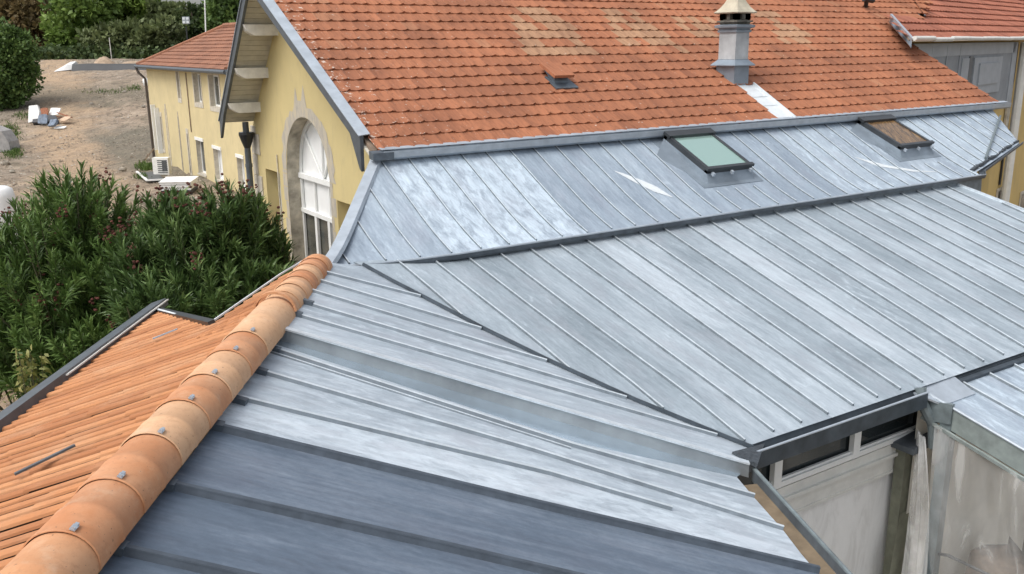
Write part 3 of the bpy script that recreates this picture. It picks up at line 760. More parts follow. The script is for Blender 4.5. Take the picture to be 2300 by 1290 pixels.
# walls under the lean-to
mb = MB(); dl = [V(xl1(8.7)+.35, 8.7, 0), V(xl1(10.3)+.5, 10.3, 0)]
mb.poly([dl[0], dl[1], dl[1]+V(0, 0, 6.0), dl[0]+V(0, 0, z1(8.7)-.06)])
mb.poly([dl[0], V(15.0, 8.85, 0), V(15.0, 8.85, z1(8.85)-.07), dl[0]+V(0, 0, z1(8.7)-.06)])
c1, c2 = V(RQ[0][0]-.1, RQ[0][1]+.5, 0), V(RQ[1][0]+.0, RQ[1][1]+.5, 0)
mb.poly([c1, c2, c2+V(0, 0, z1(c2[1])-.08), c1+V(0, 0, z1(c1[1])-.08)]); mb.poly([V(15, 8.85, 0), c1, c1+V(0, 0, z1(c1[1])-.08), V(15, 8.85, z1(8.85)-.07)])
mb.build('wall', 'ochre_render', lean)
# skylights
def skylight(XL, XRt, yb, zb, yt, zt, glass, label, apx):
    root = thing('skylight', None, None, (0, 0, 0)); root.parent = lean; root.location = tuple(V(XL, yb, z1(yb))-wloc(lean)); root['label'] = label
    A, B, D_, E_ = V(XL, yb, zb), V(XRt, yb, zb), V(XRt, yt, zt), V(XL, yt, zt)
    n = unit(np.cross(B-A, E_-A)); n = n if n[2] > 0 else -n; u, v = V(1, 0, 0), unit(E_-A)
    mb = MB()
    k1 = [p-n*.05 for p in (A, B, D_, E_)]; fl = .05
    k0 = [V(XL-fl*.3, yb-.04, z1(yb-.04)), V(XRt+fl*.3, yb-.04, z1(yb-.04)), V(XRt+fl, yt+.05, z1(yt+.05)), hit(apx, P1)]
    k0[3][2] = z1(k0[3][1])
    mb.add(k1+k0, [[0, 1, 5, 4], [1, 2, 6, 5], [2, 3, 7, 6], [3, 0, 4, 7]])
    mb.slab([V(XL-.16, yb-.10, z1(yb-.10))+n1*.008, V(XRt+.14, yb-.10, z1(yb-.10))+n1*.008, V(XRt+.14, yt+.14, z1(yt+.14))+n1*.008, V(XL-.2, yt+.14, z1(yt+.14))+n1*.008], n1, .006)
    mb.build('kerb_flashing', 'chimney_zinc', root)
    mb = MB(); w_ = .06
    for a, b in ((A, B), (D_, E_), (A, E_), (B, D_)):
        c_ = (A+B+D_+E_)/4; d = unit(b-a); ins = (c_-(a+b)/2); ins = unit(ins-d*(ins @ d))
        mb.beam(a+ins*w_/2-d*.0-n*.05, b+ins*w_/2-n*.05, n, w_, .075)
    mb.obox((D_+E_)/2+n*.035-v*.05, u*((XRt-XL)/2+.02), v*.07, n*.022)
    mb.obox((A+B)/2+n*.02+v*.02, u*((XRt-XL)/2+.02), v*.03, n*.02)
    mb.build('frame', 'skylight_frame', root)
    mb = MB(); mb.poly([A+(u+v)*w_*.9+n*.012, B+(-u+v)*w_*.9+n*.012, D_+(-u-v)*w_*.9+n*.012, E_+(u-v)*w_*.9+n*.012]); mb.build('pane', glass, root)
    mb = MB()
    for t in (.08, .5, .92):
        p = A+(B-A)*t; mb.obox(p+V(0, -.035, -.05), V(.018, 0, 0), V(0, .02, .012), V(0, -.008, .02))
    mb.build_each('clip', 'zinc_trim', root)
skylight(9.45, 10.36, 9.26, 5.735, 10.17, 6.168, 'skylight_glass', 'skylight with clear pale green glass', (1474, 352))
skylight(14.02, 14.92, 9.30, 5.756, 10.18, 6.148, 'amber_glass', 'skylight with brown amber glass', (1905, 298))

# ================================================================== LOWER ZINC-ROOFED BUILDING
low = thing('zinc_roofed_building', 'low courtyard building under broad grey standing-seam zinc roofs', 'building', (7, 6, 0))
n2 = P2[1]
XRIGHT = 14.55
VYS = [p[1] for p in VALLEY][::-1]; VXS = [p[0] for p in VALLEY][::-1]; VZS = [p[2] for p in VALLEY][::-1]
def xl2(y): return float(np.interp(y, VYS, VXS))
def zv(y): return float(np.interp(y, VYS, VZS))
def z2(x, y): return P2[0][2]-(n2[0]*(x-P2[0][0])+n2[1]*(y-P2[0][1]))/n2[2]
YE = PE[1]; YT2 = 8.85
def z2w(x, y): return z2(x, y)+(zv(y)-z2(x, y))*math.exp(-((max(0, x-xl2(y)))/.7)**2)
def drift(x): return max(0, min(.75, (x-5.2)*.16))
def xseam(xt, y): return xt-drift(xt)*(8.5-y)/3.9
mb = MB(); r4 = random.Random(21)
x2 = [hit((1195, 565), P2)[0]+.417*k for k in range(-7, 27)]
yy2 = sorted([YE+(YT2-YE)*i/12 for i in range(13)]+[y for y in VYS if YE < y < YT2])
def xr2(y): return XRIGHT
light_k = {9: .95, 13: .98, 14: .8, 17: .7, 11: .35}
for i, (xa, xb) in enumerate(zip(x2, x2[1:])):
    tn = light_k.get(i, r4.uniform(.3, .62)); ox = r4.uniform(.3, .6)
    for ya, yb in zip(yy2, yy2[1:]):
        q = []
        for (x, y) in ((xa, ya), (xb, ya), (xb, yb), (xa, yb)):
            X = min(max(xseam(x, y), xl2(y)), XRIGHT); q.append(V(X, y, z2w(X, y)))
        if abs(q[0][0]-q[1][0])+abs(q[2][0]-q[3][0]) < .004: continue
        mb.poly(q, tn, ox)
    yy = [y for y in [YE+.05+(8.6-YE-.05)*j/40 for j in range(41)] if xl2(y)+.02 < xseam(xa, y) < XRIGHT-.05]
    if len(yy) > 1:
        yk = list(np.linspace(yy[0], yy[-1], 9)); seam(low, [V(xseam(xa, y), y, z2w(xseam(xa, y), y)) for y in yk], [n2]*8)
mb.build('zinc_roof', 'zinc_main', low)
mb = MB()
for a, b in zip(VALLEY, VALLEY[1:]): mb.beam(a+UP*.008, b+UP*.008, unit(n2+P3[1]), .022, .03, taper=.6)
mb.build('valley_strip', 'gutter_dark', low)
mb = MB(); mb.beam(V(XRIGHT, YE, z2(XRIGHT, YE)), V(XRIGHT, YT2, z2(XRIGHT, YT2)), n2, .04, .035); mb.build('verge_flashing', 'zinc_bead', low)
# side roof falling from the clay ridge: upper (a) and lower (b) level
n3 = P3[1]
def h3(p): return hit(p, P3)
def h3b(p): return hit(p, P3b)
sA = [((735, 590), (815, 598)), ((713, 610), (950, 670)), ((701, 628), (1090, 744)), ((689, 652), (1241, 818)), ((668, 678), (1425, 902)), ((645, 704), (1634, 988)), ((612, 731), (1682, 1042))]
mb = MB(); r5 = random.Random(31)
for i, (p, q) in enumerate(zip(sA, sA[1:])):
    pts = [p[0], p[1], q[1], q[0]]
    if i == 0: pts = [p[0], p[1], (880, 634), q[1], q[0]]
    if i == 5: pts = [p[0], p[1], (1690, 1010), q[1], q[0]]
    mb.poly([h3(t) for t in pts], r5.uniform(.35, .7), r5.uniform(.35, .65))
mb.build('side_roof', 'zinc_side', low)
for p, q in sA[1:-1]:
    a, b = h3(p), h3(q); e = b+(a-b)*.025
    seam(low, [a, e], [n3], .027, .03, 'seam_side')
# upstand between the two levels, folded top lip
F0, F1 = h3((612, 731)), h3((1682, 1042)); fd = unit(F1-F0); fs_ = unit(np.cross(fd, n3)); fs_ = fs_ if fs_ @ RD > 0 else -fs_
mb = MB(); mb.slab([F0+n3*.014-fs_*.03, F1+n3*.014-fs_*.03, F1+n3*.014+fs_*.03, F0+n3*.014+fs_*.03], n3, .014)
mb.build('upstand_cap', 'zinc_bead', low); mb = MB()
mb.slab([F0+fs_*.018+n3*.0, F1+fs_*.018+n3*.0, F1+fs_*.018-V(0, 0, .11), F0+fs_*.018-V(0, 0, .11)], fs_, .01)
mb.build('upstand', 'upstand_zinc', low)
mb = MB(); mb.poly([h3b(p) for p in ((612, 752), (1300, 957), (1672, 1058), (1655, 1072), (1300, 996), (611, 771))], .5, .5)
mb.build('flashing_strip', 'zinc_new', low)
sB = [((611, 771), (1300, 996), (1655, 1072)), ((597, 782), (1282, 1002), (1693, 1117)), ((565, 832), (1196, 1013), (1758, 1190)), ((519, 893), (1235, 1066), (1800, 1245)), ((475, 964), (1196, 1137), (1836, 1287))]
mb = MB()
for i, (p, q) in enumerate(zip(sB, sB[1:])):
    for j in (0, 1): mb.poly([h3b(p[j]), h3b(p[j+1]), h3b(q[j+1]), h3b(q[j])], (.55, .45, .6, .7)[i], (.5, .6, .6, .9)[i])
mb.build('side_roof', 'zinc_side', low)
for i, p in enumerate(sB[1:4]):
    seam(low, [h3b(p[0]), h3b(p[1]), h3b(p[2]) if i < 2 else h3b((1508, 1146))], [n3, n3], .028, .032, 'seam_side')
seam(low, [h3b((597, 789)), h3b((1282, 1009))], [n3], .016, .016, 'seam_side')
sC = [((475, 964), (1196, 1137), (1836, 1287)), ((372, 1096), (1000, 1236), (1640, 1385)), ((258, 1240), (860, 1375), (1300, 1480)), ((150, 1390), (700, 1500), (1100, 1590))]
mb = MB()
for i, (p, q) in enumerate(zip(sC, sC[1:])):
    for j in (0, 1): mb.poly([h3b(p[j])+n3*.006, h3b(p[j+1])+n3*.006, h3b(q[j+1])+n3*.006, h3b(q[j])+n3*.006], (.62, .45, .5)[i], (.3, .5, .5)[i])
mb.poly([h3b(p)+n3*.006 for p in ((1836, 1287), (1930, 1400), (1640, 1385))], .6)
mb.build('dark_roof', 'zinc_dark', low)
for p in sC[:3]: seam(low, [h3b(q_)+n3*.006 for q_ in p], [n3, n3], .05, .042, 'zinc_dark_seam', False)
mb = MB()
for p, q in (((374, 1098), (392, 1102)), ((260, 1241), (280, 1246)), ((472, 962), (500, 968))): mb.beam(h3b(p), h3b(q), n3, .07, .05)
mb.build_each('seam_cap', 'zinc_trim_dark', low)
mb = MB()
for p in ((520, 900), (568, 834), (600, 785), (651, 705), (678, 680)):
    a = h3b(p) if p[1] > 760 else h3(p); mb.beam(a, a+fd*.10, n3, .05, .038)
mb.build_each('seam_cap', 'zinc_trim_dark', low)
# valley-end lead piece and box gutter along the courtyard eave
mb = MB(); a, b, c_ = h3((1643, 1020)), h3((1700, 1048)), h3((1715, 1003)); mb.slab([a+n3*.02, b+n3*.02, c_+n3*.03], n3, .03); mb.build('lead_apron', 'lead', low)
xe0, xe1 = 5.33, 7.72
mb = MB(); prof = [(.02, .0), (-.02, -.07), (-.08, -.075), (-.11, -.01), (-.125, .0), (-.125, -.02), (-.125, -.15), (-.11, -.15), (.02, -.12)]
vs_ = []
for x in (xe0, xe1):
    for y, z in prof: vs_.append(V(x-(.16 if x == xe0 and y < -.06 else 0), YE+y, z2(x, YE)+z))
k = len(prof); mb.add(vs_, [[j, (j+1) % k, k+(j+1) % k, k+j] for j in range(k)]+[list(range(k)), list(range(2*k-1, k-1, -1))])
mb.build('gutter', 'gutter_dark', low)
mb = MB(); mb.tube([V(xe0-.15, YE-.118, z2(xe0, YE)+.002), V(xe1, YE-.118, z2(xe1, YE)+.002)], .011, 8); mb.build('gutter_rim', 'zinc_trim', low)
# side gutter with tan silt
g0, g1 = h3b((1655, 1072)), h3b((1850, 1300)); gd = unit(g1-g0); gd = unit(V(gd[0], gd[1], gd[2])); sg = unit(np.cross(gd, UP)); sg = sg if sg @ RH > 0 else -sg
g1 = g1+gd*1.2
mb = MB(); mb.slab([g0+V(0, 0, -.075)-sg*.01, g0+sg*.17+V(0, 0, -.075), g1+sg*.17+V(0, 0, -.075), g1+V(0, 0, -.075)-sg*.01], UP, .03); mb.build('side_gutter', 'gutter_silt', low)
mb = MB(); mb.beam(g0+sg*.185-gd*.10+V(0, 0, -.10), g1+sg*.185+V(0, 0, -.10), UP, .03, .10); mb.beam(g0+V(0, 0, -.08), g1+V(0, 0, -.08), UP, .025, .055); mb.build('side_gutter_rim', 'zinc_trim_dark', low)
mb = MB(); mb.tube([g0+sg*.185-gd*.10+V(0, 0, .005), g1+sg*.185+V(0, 0, .005)], .016, 8); mb.build('side_gutter_bead', 'grey_steel', low)
mb = MB(); mb.slab([g0+sg*.1+V(0, 0, -.12), g1+sg*.1+V(0, 0, -.12), g1+sg*.1+V(0, 0, -4), g0+sg*.1+V(0, 0, -4)], sg, .05); mb.build('side_wall', 'offwhite_trim', low)
# courtyard back wall
YW = 4.93
def cw(p): return hy(p, YW)
za = z2(6, YE)
zr = (cw((1740, 1105))[2]+cw((2030, 965))[2])/2
mb = MB(); mb.poly([V(4.9, YW+.03, 0), V(9.8, YW+.03, 0), V(9.8, YW+.03, zr), V(4.9, YW+.03, zr)]); mb.poly([V(4.9, YW+.03, za-.08), V(9.8, YW+.03, za-.08), V(9.8, YW+.03, zr+.5), V(4.9, YW+.03, zr+.5)]); mb.build_each('courtyard_wall', 'white_wall', low)
mb = MB()
mb.box((5.2, YW-.03, zr-.13), (9.7, YW+.03, zr-.03)); mb.box((5.2, YW-.06, zr-.16), (9.7, YW+.03, zr-.125))
mb.box((5.2, YW-.02, zr-.36), (9.7, YW+.03, zr-.33)); mb.box((5.2, YW-.012, zr-.33), (9.7, YW+.03, zr-.16)); mb.build('wall_moulding', 'offwhite_trim', low)
def winY(xa, xb, zb, zt_, label=None):
    mb = MB(); w_ = .05
    for a, b in ((V(xa, YW, zb+w_/2), V(xb, YW, zb+w_/2)), (V(xa, YW, zt_-w_/2), V(xb, YW, zt_-w_/2)), (V(xa+w_/2, YW, zb), V(xa+w_/2, YW, zt_)), (V(xb-w_/2, YW, zb), V(xb-w_/2, YW, zt_))): mb.beam(a, b, V(0, -1, 0), w_, .05 if a[2] == b[2] else .054)
    for a, b in ((V(xa+w_, YW-.0, zb+w_+.01), V(xb-w_, YW, zb+w_+.01)),): mb.beam(a, b, V(0, -1, 0), .02, .025)
    f = mb.build('window', 'white_frame', low)
    mb = MB(); mb.poly([V(xa, YW+.02, zb), V(xb, YW+.02, zb), V(xb, YW+.02, zt_), V(xa, YW+.02, zt_)]); mb.build('pane', 'dark_glass', f)
xm = cw((1912, 1025))[0]
xw0 = cw((1735, 1095))[0]
winY(5.25, xw0, zr-.005, za-.07); winY(xw0, xm, zr-.005, za-.07); winY(xm, 8.2, zr-.005, za-.07)
# square downspout with beam bracket in the corner
dx = cw((2012, 1060))[0]; mb = MB(); mb.box((dx-.09, YW-.14, .4), (dx+.07, YW-.03, zr-.05)); 
mb.add([V(dx-.09, YW-.15, 2.9), V(dx+.07, YW-.15, 2.9), V(dx+.12, YW-.2, 2.3), V(dx-.24, YW-.2, 2.3), V(dx-.24, YW-.2, .5), V(dx+.12, YW-.2, .5)], [[0, 1, 2, 3], [3, 2, 5, 4]])
mb.build('downspout', 'olive_pipe', low)
mb = MB(); mb.obox(V(dx+.02, YW-.14, zr-.0), V(.2, 0, .02), V(0, .14, 0), V(0, 0, .03)); mb.build('downspout_head', 'anthracite', low)
# outer walls so that the block stands on the ground
mb = MB(); mb.poly([V(XRIGHT-.15, YE, 0), V(XRIGHT-.15, YT2, 0), V(XRIGHT-.15, YT2, z2(XRIGHT, YT2)-.06), V(XRIGHT-.15, YE, z2(XRIGHT, YE)-.06)]); mb.build('outer_wall', 'ochre_render', low)

# ================================================================== RIGHT ANNEX (roof in the lower right corner)
ann = thing('annex', 'small zinc-roofed annex with a galvanised edge board, its open side hung with plastic', 'building', (10, 3, 0))
n4 = P4[1]
def z4(x, y): return P4[0][2]-(n4[0]*(x-P4[0][0])+n4[1]*(y-P4[0][1]))/n4[2]
XA, YA0, YA1 = 7.86, 1.6, YE-.03
mb = MB(); xs4 = [XA]+[8.42+.47*k for k in range(14)]; r6 = random.Random(8)
for xa, xb in zip(xs4, xs4[1:]):
    q = [V(x, y, z4(x, y)) for x, y in ((xa, YA0), (xb, YA0), (xb, YA1), (xa, YA1))]; mb.poly(q, r6.uniform(.4, .75), .6)
    if xa > XA: seam(ann, [q[0], q[3]], [n4], .028, .03)
mb.build('zinc_roof', 'zinc_upper', ann)
mb = MB(); mb.beam(V(8.35, YA1+.0, z4(8.35, YA1)-.0), V(14.5, YA1, z4(14.5, YA1)), n4, .05, .035); mb.slab([V(8.3, YA1+.02, z4(9, YA1)+.05), V(14.5, YA1+.02, z4(14, YA1)+.05), V(14.5, YA1+.02, z4(14, YA1)-.1), V(8.3, YA1+.02, z4(9, YA1)-.1)], V(0, -1, 0), .02); mb.slab([V(7.74, YE+.03, z2(9, YE)-.012), V(14.5, YE+.03, z2(9, YE)-.012), V(14.5, YE-.06, z2(9, YE)-.085), V(7.74, YE-.06, z2(9, YE)-.085)], UP, .03); mb.build('step_flashing', 'gutter_dark', ann)
mb = MB(); mb.slab([V(XA-.2, YA1+.05, z4(XA, YA1)+.055), V(8.36, YA1+.05, z4(8.3, YA1)+.075), V(8.36, YA1-.2, z4(8.3, YA1-.2)+.012), V(XA-.02, YA1-.2, z4(XA, YA1-.2)+.012)], n4, .02); mb.build('corner_flashing', 'zinc_trim', ann)
mb = MB(); a, b = V(XA, YA1, z4(XA, YA1)), V(XA, YA0, z4(XA, YA0))
mb.slab([a+V(-.02, 0, .02), b+V(-.02, 0, .02), b+V(-.02, 0, -.2), a+V(-.02, 0, -.2)], V(-1, 0, 0), .03)
mb.beam(a+V(-.035, 0, -.22), b+V(-.035, 0, -.22), V(-1, 0, 0), .03, .03)
mb.build('edge_board', 'galvanised', ann)
mb = MB(); mb.tube([a+V(-.02, 0, .025), b+V(-.02, 0, .025)], .016, 8); mb.build('edge_bead', 'zinc_trim', ann)
mb = MB(); pp = hx((2122, 1000), 7.87); pb = hx((2105, 1290), 7.87)
mb.box((7.83, pp[1]-.06, 0), (7.93, pp[1]+.05, z4(XA, pp[1])-.16)); mb.build('steel_post', 'grey_steel', ann)
mb = MB(); mb.obox(V(XA-.03, YA1-.16, z4(XA, YA1)-.12), V(.02, 0, 0), V(0, .13, -.02), V(0, 0, .10)); mb.build('bracket_plate', 'grey_steel', ann)
mb = MB(); mb.tube([V(XA-.1, YA1+.02, za+.0), V(XA-.12, YA1-.02, za-.12), V(XA-.02, YA1-.1, za-.35), V(XA, YA1-.12, za-.6)], [.06, .055, .05, .04], 10); mb.build('gutter_outlet', 'grey_steel', ann)
mb = MB(); mb.poly([V(10.4, YA1, 0), V(10.4, YA0, 0), V(10.4, YA0, 4), V(10.4, YA1, 4)]); mb.poly([V(14.5, YA1, 0), V(14.5, YA0, 0), V(14.5, YA0, 3.6), V(14.5, YA1, 3.8)]); mb.poly([V(7.9, YA1+.1, 0), V(10.4, YA1+.1, 0), V(10.4, YA1+.1, 4), V(7.9, YA1+.1, 4)])
mb.build_each('wall', 'dim_beige', ann)
# plastic sheets
def sheet(name, fn, nu, nv, label, mat):
    mb = MB(); vs_ = [fn(i/nu, j/nv) for j in range(nv+1) for i in range(nu+1)]
    mb.add(vs_, [[j*(nu+1)+i, j*(nu+1)+i+1, (j+1)*(nu+1)+i+1, (j+1)*(nu+1)+i] for j in range(nv) for i in range(nu)])
    return one(name, mb, mat, label, 'plastic sheet', None, True)
def f1(u, v):
    wd_ = .10+.17*min(1, v*2.2)+.03*math.sin(v*7)
    y = YA1+.02-.02*math.sin(v*5)-wd_*u; x = 7.79-.09*v*(1-u)+(.012+.02*v)*math.sin(u*10+v*2.6)+.01*math.sin(u*24+1+v*4)+.006*math.sin(u*45-v*8)
    return V(x, y, 3.84-.06*u-v*3.3)
sheet('plastic_sheet', f1, 40, 24, 'narrow gathered translucent plastic sheet hanging beside the olive downspout', 'plastic_folded')
def f2(u, v):
    y = YA1-.16-u*2.7; x = 7.775+.04*math.sin(u*9+v*2)*v+.03*abs(math.sin(u*7+v*5))+.02*abs(math.sin(u*11-v*9))+.012*math.sin(u*40-v*12)
    return V(x, y, z4(XA, y)-.2-v*3.2)
sheet('plastic_sheet', f2, 80, 30, 'wide translucent plastic sheet hanging in front of the steel post under the annex roof', 'plastic_film')
mb = MB(); mb.tube([hx((2088, 1241), 7.9), hx((2130, 1248), 7.88), hx((2180, 1272), 8.0), hx((2260, 1310), 8.1)], .016, 6); one('cable', mb, 'dark_metal', 'dark loose cable crossing behind the steel post low down', 'cable')
mb = MB(); q = hx((2260, 1250), 8.9); mb.rock(q+V(0, 0, -.5), .6, (.7, .8, 1.1)); one('tarpaulin_bundle', mb, 'wood_weathered', 'brown bundle blurred behind the wide plastic sheet', 'bundle', None, True)

# ================================================================== CLAY-TILED WING ON THE LEFT
wing = thing('tile_roofed_wing', 'low wing with a new orange canal-tile roof, tile ridge running up to the zinc roofs', 'building', R0*.5+R1*.5-V(0, 0, 5.4))
tt = rad(18.6); dnT = RL*math.cos(tt)-UP*math.sin(tt); PT = (R0, unit(np.cross(RD, dnT)));
nT = PT[1] if PT[1][2] > 0 else -PT[1]; PT = (R0, nT)
def ab(p): h = hit(p, PT); return ((h-R0) @ RD, (h-R0) @ dnT)
cAB = {p: ab(p) for p in ((640, 622), (480, 735), (335, 705), (0, 975), (565, 680))}
gdn = (cAB[(335, 705)][1]+cAB[(0, 975)][1])/2; a0 = cAB[(335, 705)][0]
kx, ky = cAB[(480, 735)]; tx, ty = cAB[(640, 622)]
def dmax(a):
    """lowest extent of the roof at ridge distance a"""
    if a > kx: 
        return gdn
    # strip edge
    s_ = np.interp(a, [-.35, tx, kx], [.10, ty, ky])
    return float(s_)
mbT = MB(); r7 = random.Random(17)
TP = lambda a, d_, h=0: R0+RD*a+dnT*d_+nT*h
def rowtile(a, wd, d0, d1, slant=0.0, big=1.0):
    """one channel of canal tiles from d0 (top) to d1, half-round profile, broken into overlapping tiles"""
    x = d0; first = True; pr_ = [(-.5, 0), (-.42, .55), (-.22, .92), (0, 1), (.22, .92), (.42, .55), (.5, 0)]
    hh = wd*.185
    x = d0-r7.uniform(0, .3); rowt = r7.gauss(.45, .3)
    while x < d1-.01:
        L_ = .42; s0, s1 = max(x, d0), min(x+L_+.03, d1); x += L_
        if s1-s0 < .02: continue
        lo, hi, bk = [], [], []; j0 = r7.uniform(-.003, .003); jh = r7.uniform(-.002, .003)
        for t_, h in pr_:
            hi.append(TP(a+slant*(s0-d0)+t_*wd*.5, s0, h*hh*.96+.004)); lo.append(TP(a+j0+slant*(s1-d0)+t_*wd*.52, s1, h*hh+.008+jh))
            bk.append(TP(a+j0+slant*(s1-d0)+t_*wd*.48, s1-.01, h*hh*.6-.005))
        m_ = len(pr_); mbT.add(hi+lo+bk, [[i, i+1, m_+i+1, m_+i] for i in range(m_-1)]+[[m_+i, m_+i+1, 2*m_+i+1, 2*m_+i] for i in range(m_-1)], min(1, max(0, r7.gauss(rowt, .07))))
a = a0-.05
while a < 9:
    wd = r7.uniform(.085, .15)
    c_ = a+wd/2
    if c_ < kx:     # north of the kink: between the kinked edge (from kink to far gutter corner) and the gutter line
        dtop = ky+(gdn-ky)*(kx-c_)/(kx-a0)
    else: dtop = .10
    rowtile(c_, wd*1.03, dtop if c_ < kx else .1, gdn, r7.uniform(-.01, .01))
    a += wd
a = -1.6
while a < kx-.1:   # narrow strip by the ridge, tiles laid askew
    wd = .12; c_ = a+wd/2; sl = 1.15
    # follow the slanted line until it leaves the strip
    d_ = .06
    while d_ < 1.2:
        aa = c_+sl*(d_-.06)
        if aa > kx+.35 or d_ > dmax(min(aa, kx-.001)): break
        d_ += .02
    if d_ > .12 and c_ > -.35: rowtile(c_, wd*1.05, .06, d_, sl)
    elif d_ > .12:
        s0 = .06+(-.35-c_)/sl
        if s0 < d_-.05: rowtile(c_+sl*(s0-.06), wd*1.05, s0, d_, sl)
    a += wd
mbT.build('tiled_roof', 'canal_tile', wing, False)
mb = MB(); mb.poly([TP(-.35, 0, -.004), TP(9, 0, -.004), TP(9, gdn, -.004), TP(a0, gdn, -.004), TP(kx, ky, -.004), TP(tx, ty, -.004), TP(-.35, .1, -.004)]); mb.build('roof_deck', 'groove_shade', wing)  # deck coloured near-black so the tile grooves look shaded
mb = MB(); a_, b_ = TP(a0-.12, gdn-.06, .01), TP(9, gdn-.06, .01)
mb.beam(a_+dnT*.045, b_+dnT*.045, nT, .17, .075); mb.build('eave_flashing', 'anthracite', wing)
mb = MB(); mb.beam(TP(a0-.12, gdn-.1, .055), TP(a0+2.2, gdn-.1, .055), nT, .05, .012); mb.beam(TP(a0-.1, gdn+.02, .03), TP(9, gdn+.02, .03), nT, .02, .02); mb.build('flashing_edge', 'rust_white', wing)
mb = MB(); mb.beam(TP(a0, gdn, -.05), TP(kx, ky, -.03), nT, .06, .09); mb.build('verge_board', 'dark_metal', wing)
mb = MB()
for p, q in (((a0, gdn), (kx, ky)), ((kx, ky), (tx, ty)), ((tx, ty), (-.4, .14))): mb.beam(TP(p[0], p[1]+.02, .035), TP(q[0], q[1]+.02, .035), nT, .022, .014)
mb.build('verge_trim', 'white_zinc', wing)
# broken slipped tile showing dark gap + strip of flashing
mb = MB(); mb.beam(hit((45, 1088), PT)+nT*.06, hit((180, 1022), PT)+nT*.06, nT, .035, .012); mb.build('slipped_batten', 'anthracite', wing)
mb = MB(); mb.beam(hit((350, 775), PT)+nT*.055, hit((405, 753), PT)+nT*.055, nT, .025, .01); mb.build('exposed_strip', 'zinc_trim', wing)
# mortar crumbs along gutter
mb = MB()
for i in range(60):
    q = TP(a0+.9+r7.uniform(0, 3.5), gdn+r7.uniform(.02, .08), r7.uniform(-.03, .02)); mb.rock(q, r7.uniform(.01, .035))
mb.build('mortar_debris', 'wood_rust', wing)
mb = MB(); mb.poly([TP(a0+.3, gdn-.35, -.06), TP(9, gdn-.35, -.06), V(*(TP(9, gdn-.35)[:2]), 0), V(*(TP(a0+.3, gdn-.35)[:2]), 0)])
mb.poly([TP(a0+.3, gdn-.35, -.06), V(*(TP(a0+.3, gdn-.35)[:2]), 0), V(*(TP(kx, ky)[:2]), 0), TP(kx, ky-.05, -.06)]); mb.build('wall', 'yellow_render', wing)
# ridge tiles
joints = [(163, 1190), (263, 1073), (357, 973), (423, 898), (472, 840), (515, 787), (555, 745)]
ja = sorted([(atz(p, 5.5)-R0) @ RD for p in joints])
upper = [-.17, .0, .24, .48, .72, .98, 1.24, 1.5]
seq = upper+ja+[ja[-1]+.5*i for i in range(1, 6)]
tones = [.55, .1, .85, .1, .75, .9, .85, .95, .25, .9, .3, .95, .3, .2, .6, .3, .4, .3]
def ridge_tile(s0, s1, tone, lip, r=.155):
    """half-round from s0 (far, narrower) to s1 (near, overlapping)"""
    mb = MB(); n_ = 18; rows = []
    prof = [(0, r*.985, 0), (.5, r*.995, 0), (.51, r*1.018, .006), (.57, r*1.02, .008), (.59, r*1.0, 0), (.985, r*1.025, 0), (1.0, r*1.035, 0), (1.0, r*.985, 0)]
    for t_, rr, lift in prof:
        c_ = R0+RD*(s0+(s1-s0+.05)*t_)+V(0, 0, -.04+.008*t_+r7.uniform(-.001, .001))
        for i in range(n_+1):
            th = math.radians(-12)+math.radians(204)*i/n_
            rows.append(c_+RL*rr*math.cos(th)*1.05+UP*rr*math.sin(th)*.95)
    k = n_+1; mb.add(rows, [[j*k+i, j*k+i+1, (j+1)*k+i+1, (j+1)*k+i] for j in range(len(prof)-1) for i in range(n_)], tone)
    o = mb.build('ridge_tile', 'ridge_clay', wing, True)
    if lip:
        # metal clip where the next tile starts, on the upper left
        c_ = R0+RD*(s1+.02)+V(0, 0, .0); th = math.radians(112); p = c_+RL*r*1.05*math.cos(th)*1.05+UP*r*1.05*math.sin(th)*.95-UP*.028
        mc = MB(); tn = unit(-RL*math.sin(th)+UP*math.cos(th)); no = unit(RL*math.cos(th)+UP*math.sin(th))
        mc.obox(p, tn*.013, RD*.022, no*.003); mc.obox(p+no*.006+RD*.016, tn*.009, RD*.004, no*.007); mc.obox(p-RD*.02+no*.004, tn*.008, RD*.012, no*.003); mc.build('clip', 'zinc_trim', o)
    return o
for i, (a, b) in enumerate(zip(seq, seq[1:])):
    ridge_tile(a, b, tones[i % len(tones)]*.85+.05, i >= 7, .146 if i < 7 else .162)
mb = MB(); c_ = R0+RD*1.52
for i in range(18):
    th0, th1 = math.pi*i/18, math.pi*(i+1)/18
    P_ = lambda th, r, s_: c_+RD*s_+RL*r*math.cos(th)*1.05+UP*r*math.sin(th)*.98
    mb.slab([P_(th0, .168, -.03), P_(th1, .168, -.03), P_(th1, .171, .03), P_(th0, .171, .03)], unit(RL*math.cos(th0)+UP*math.sin(th0)), .02)
mb.build('ridge_collar', 'ridge_clay', wing)

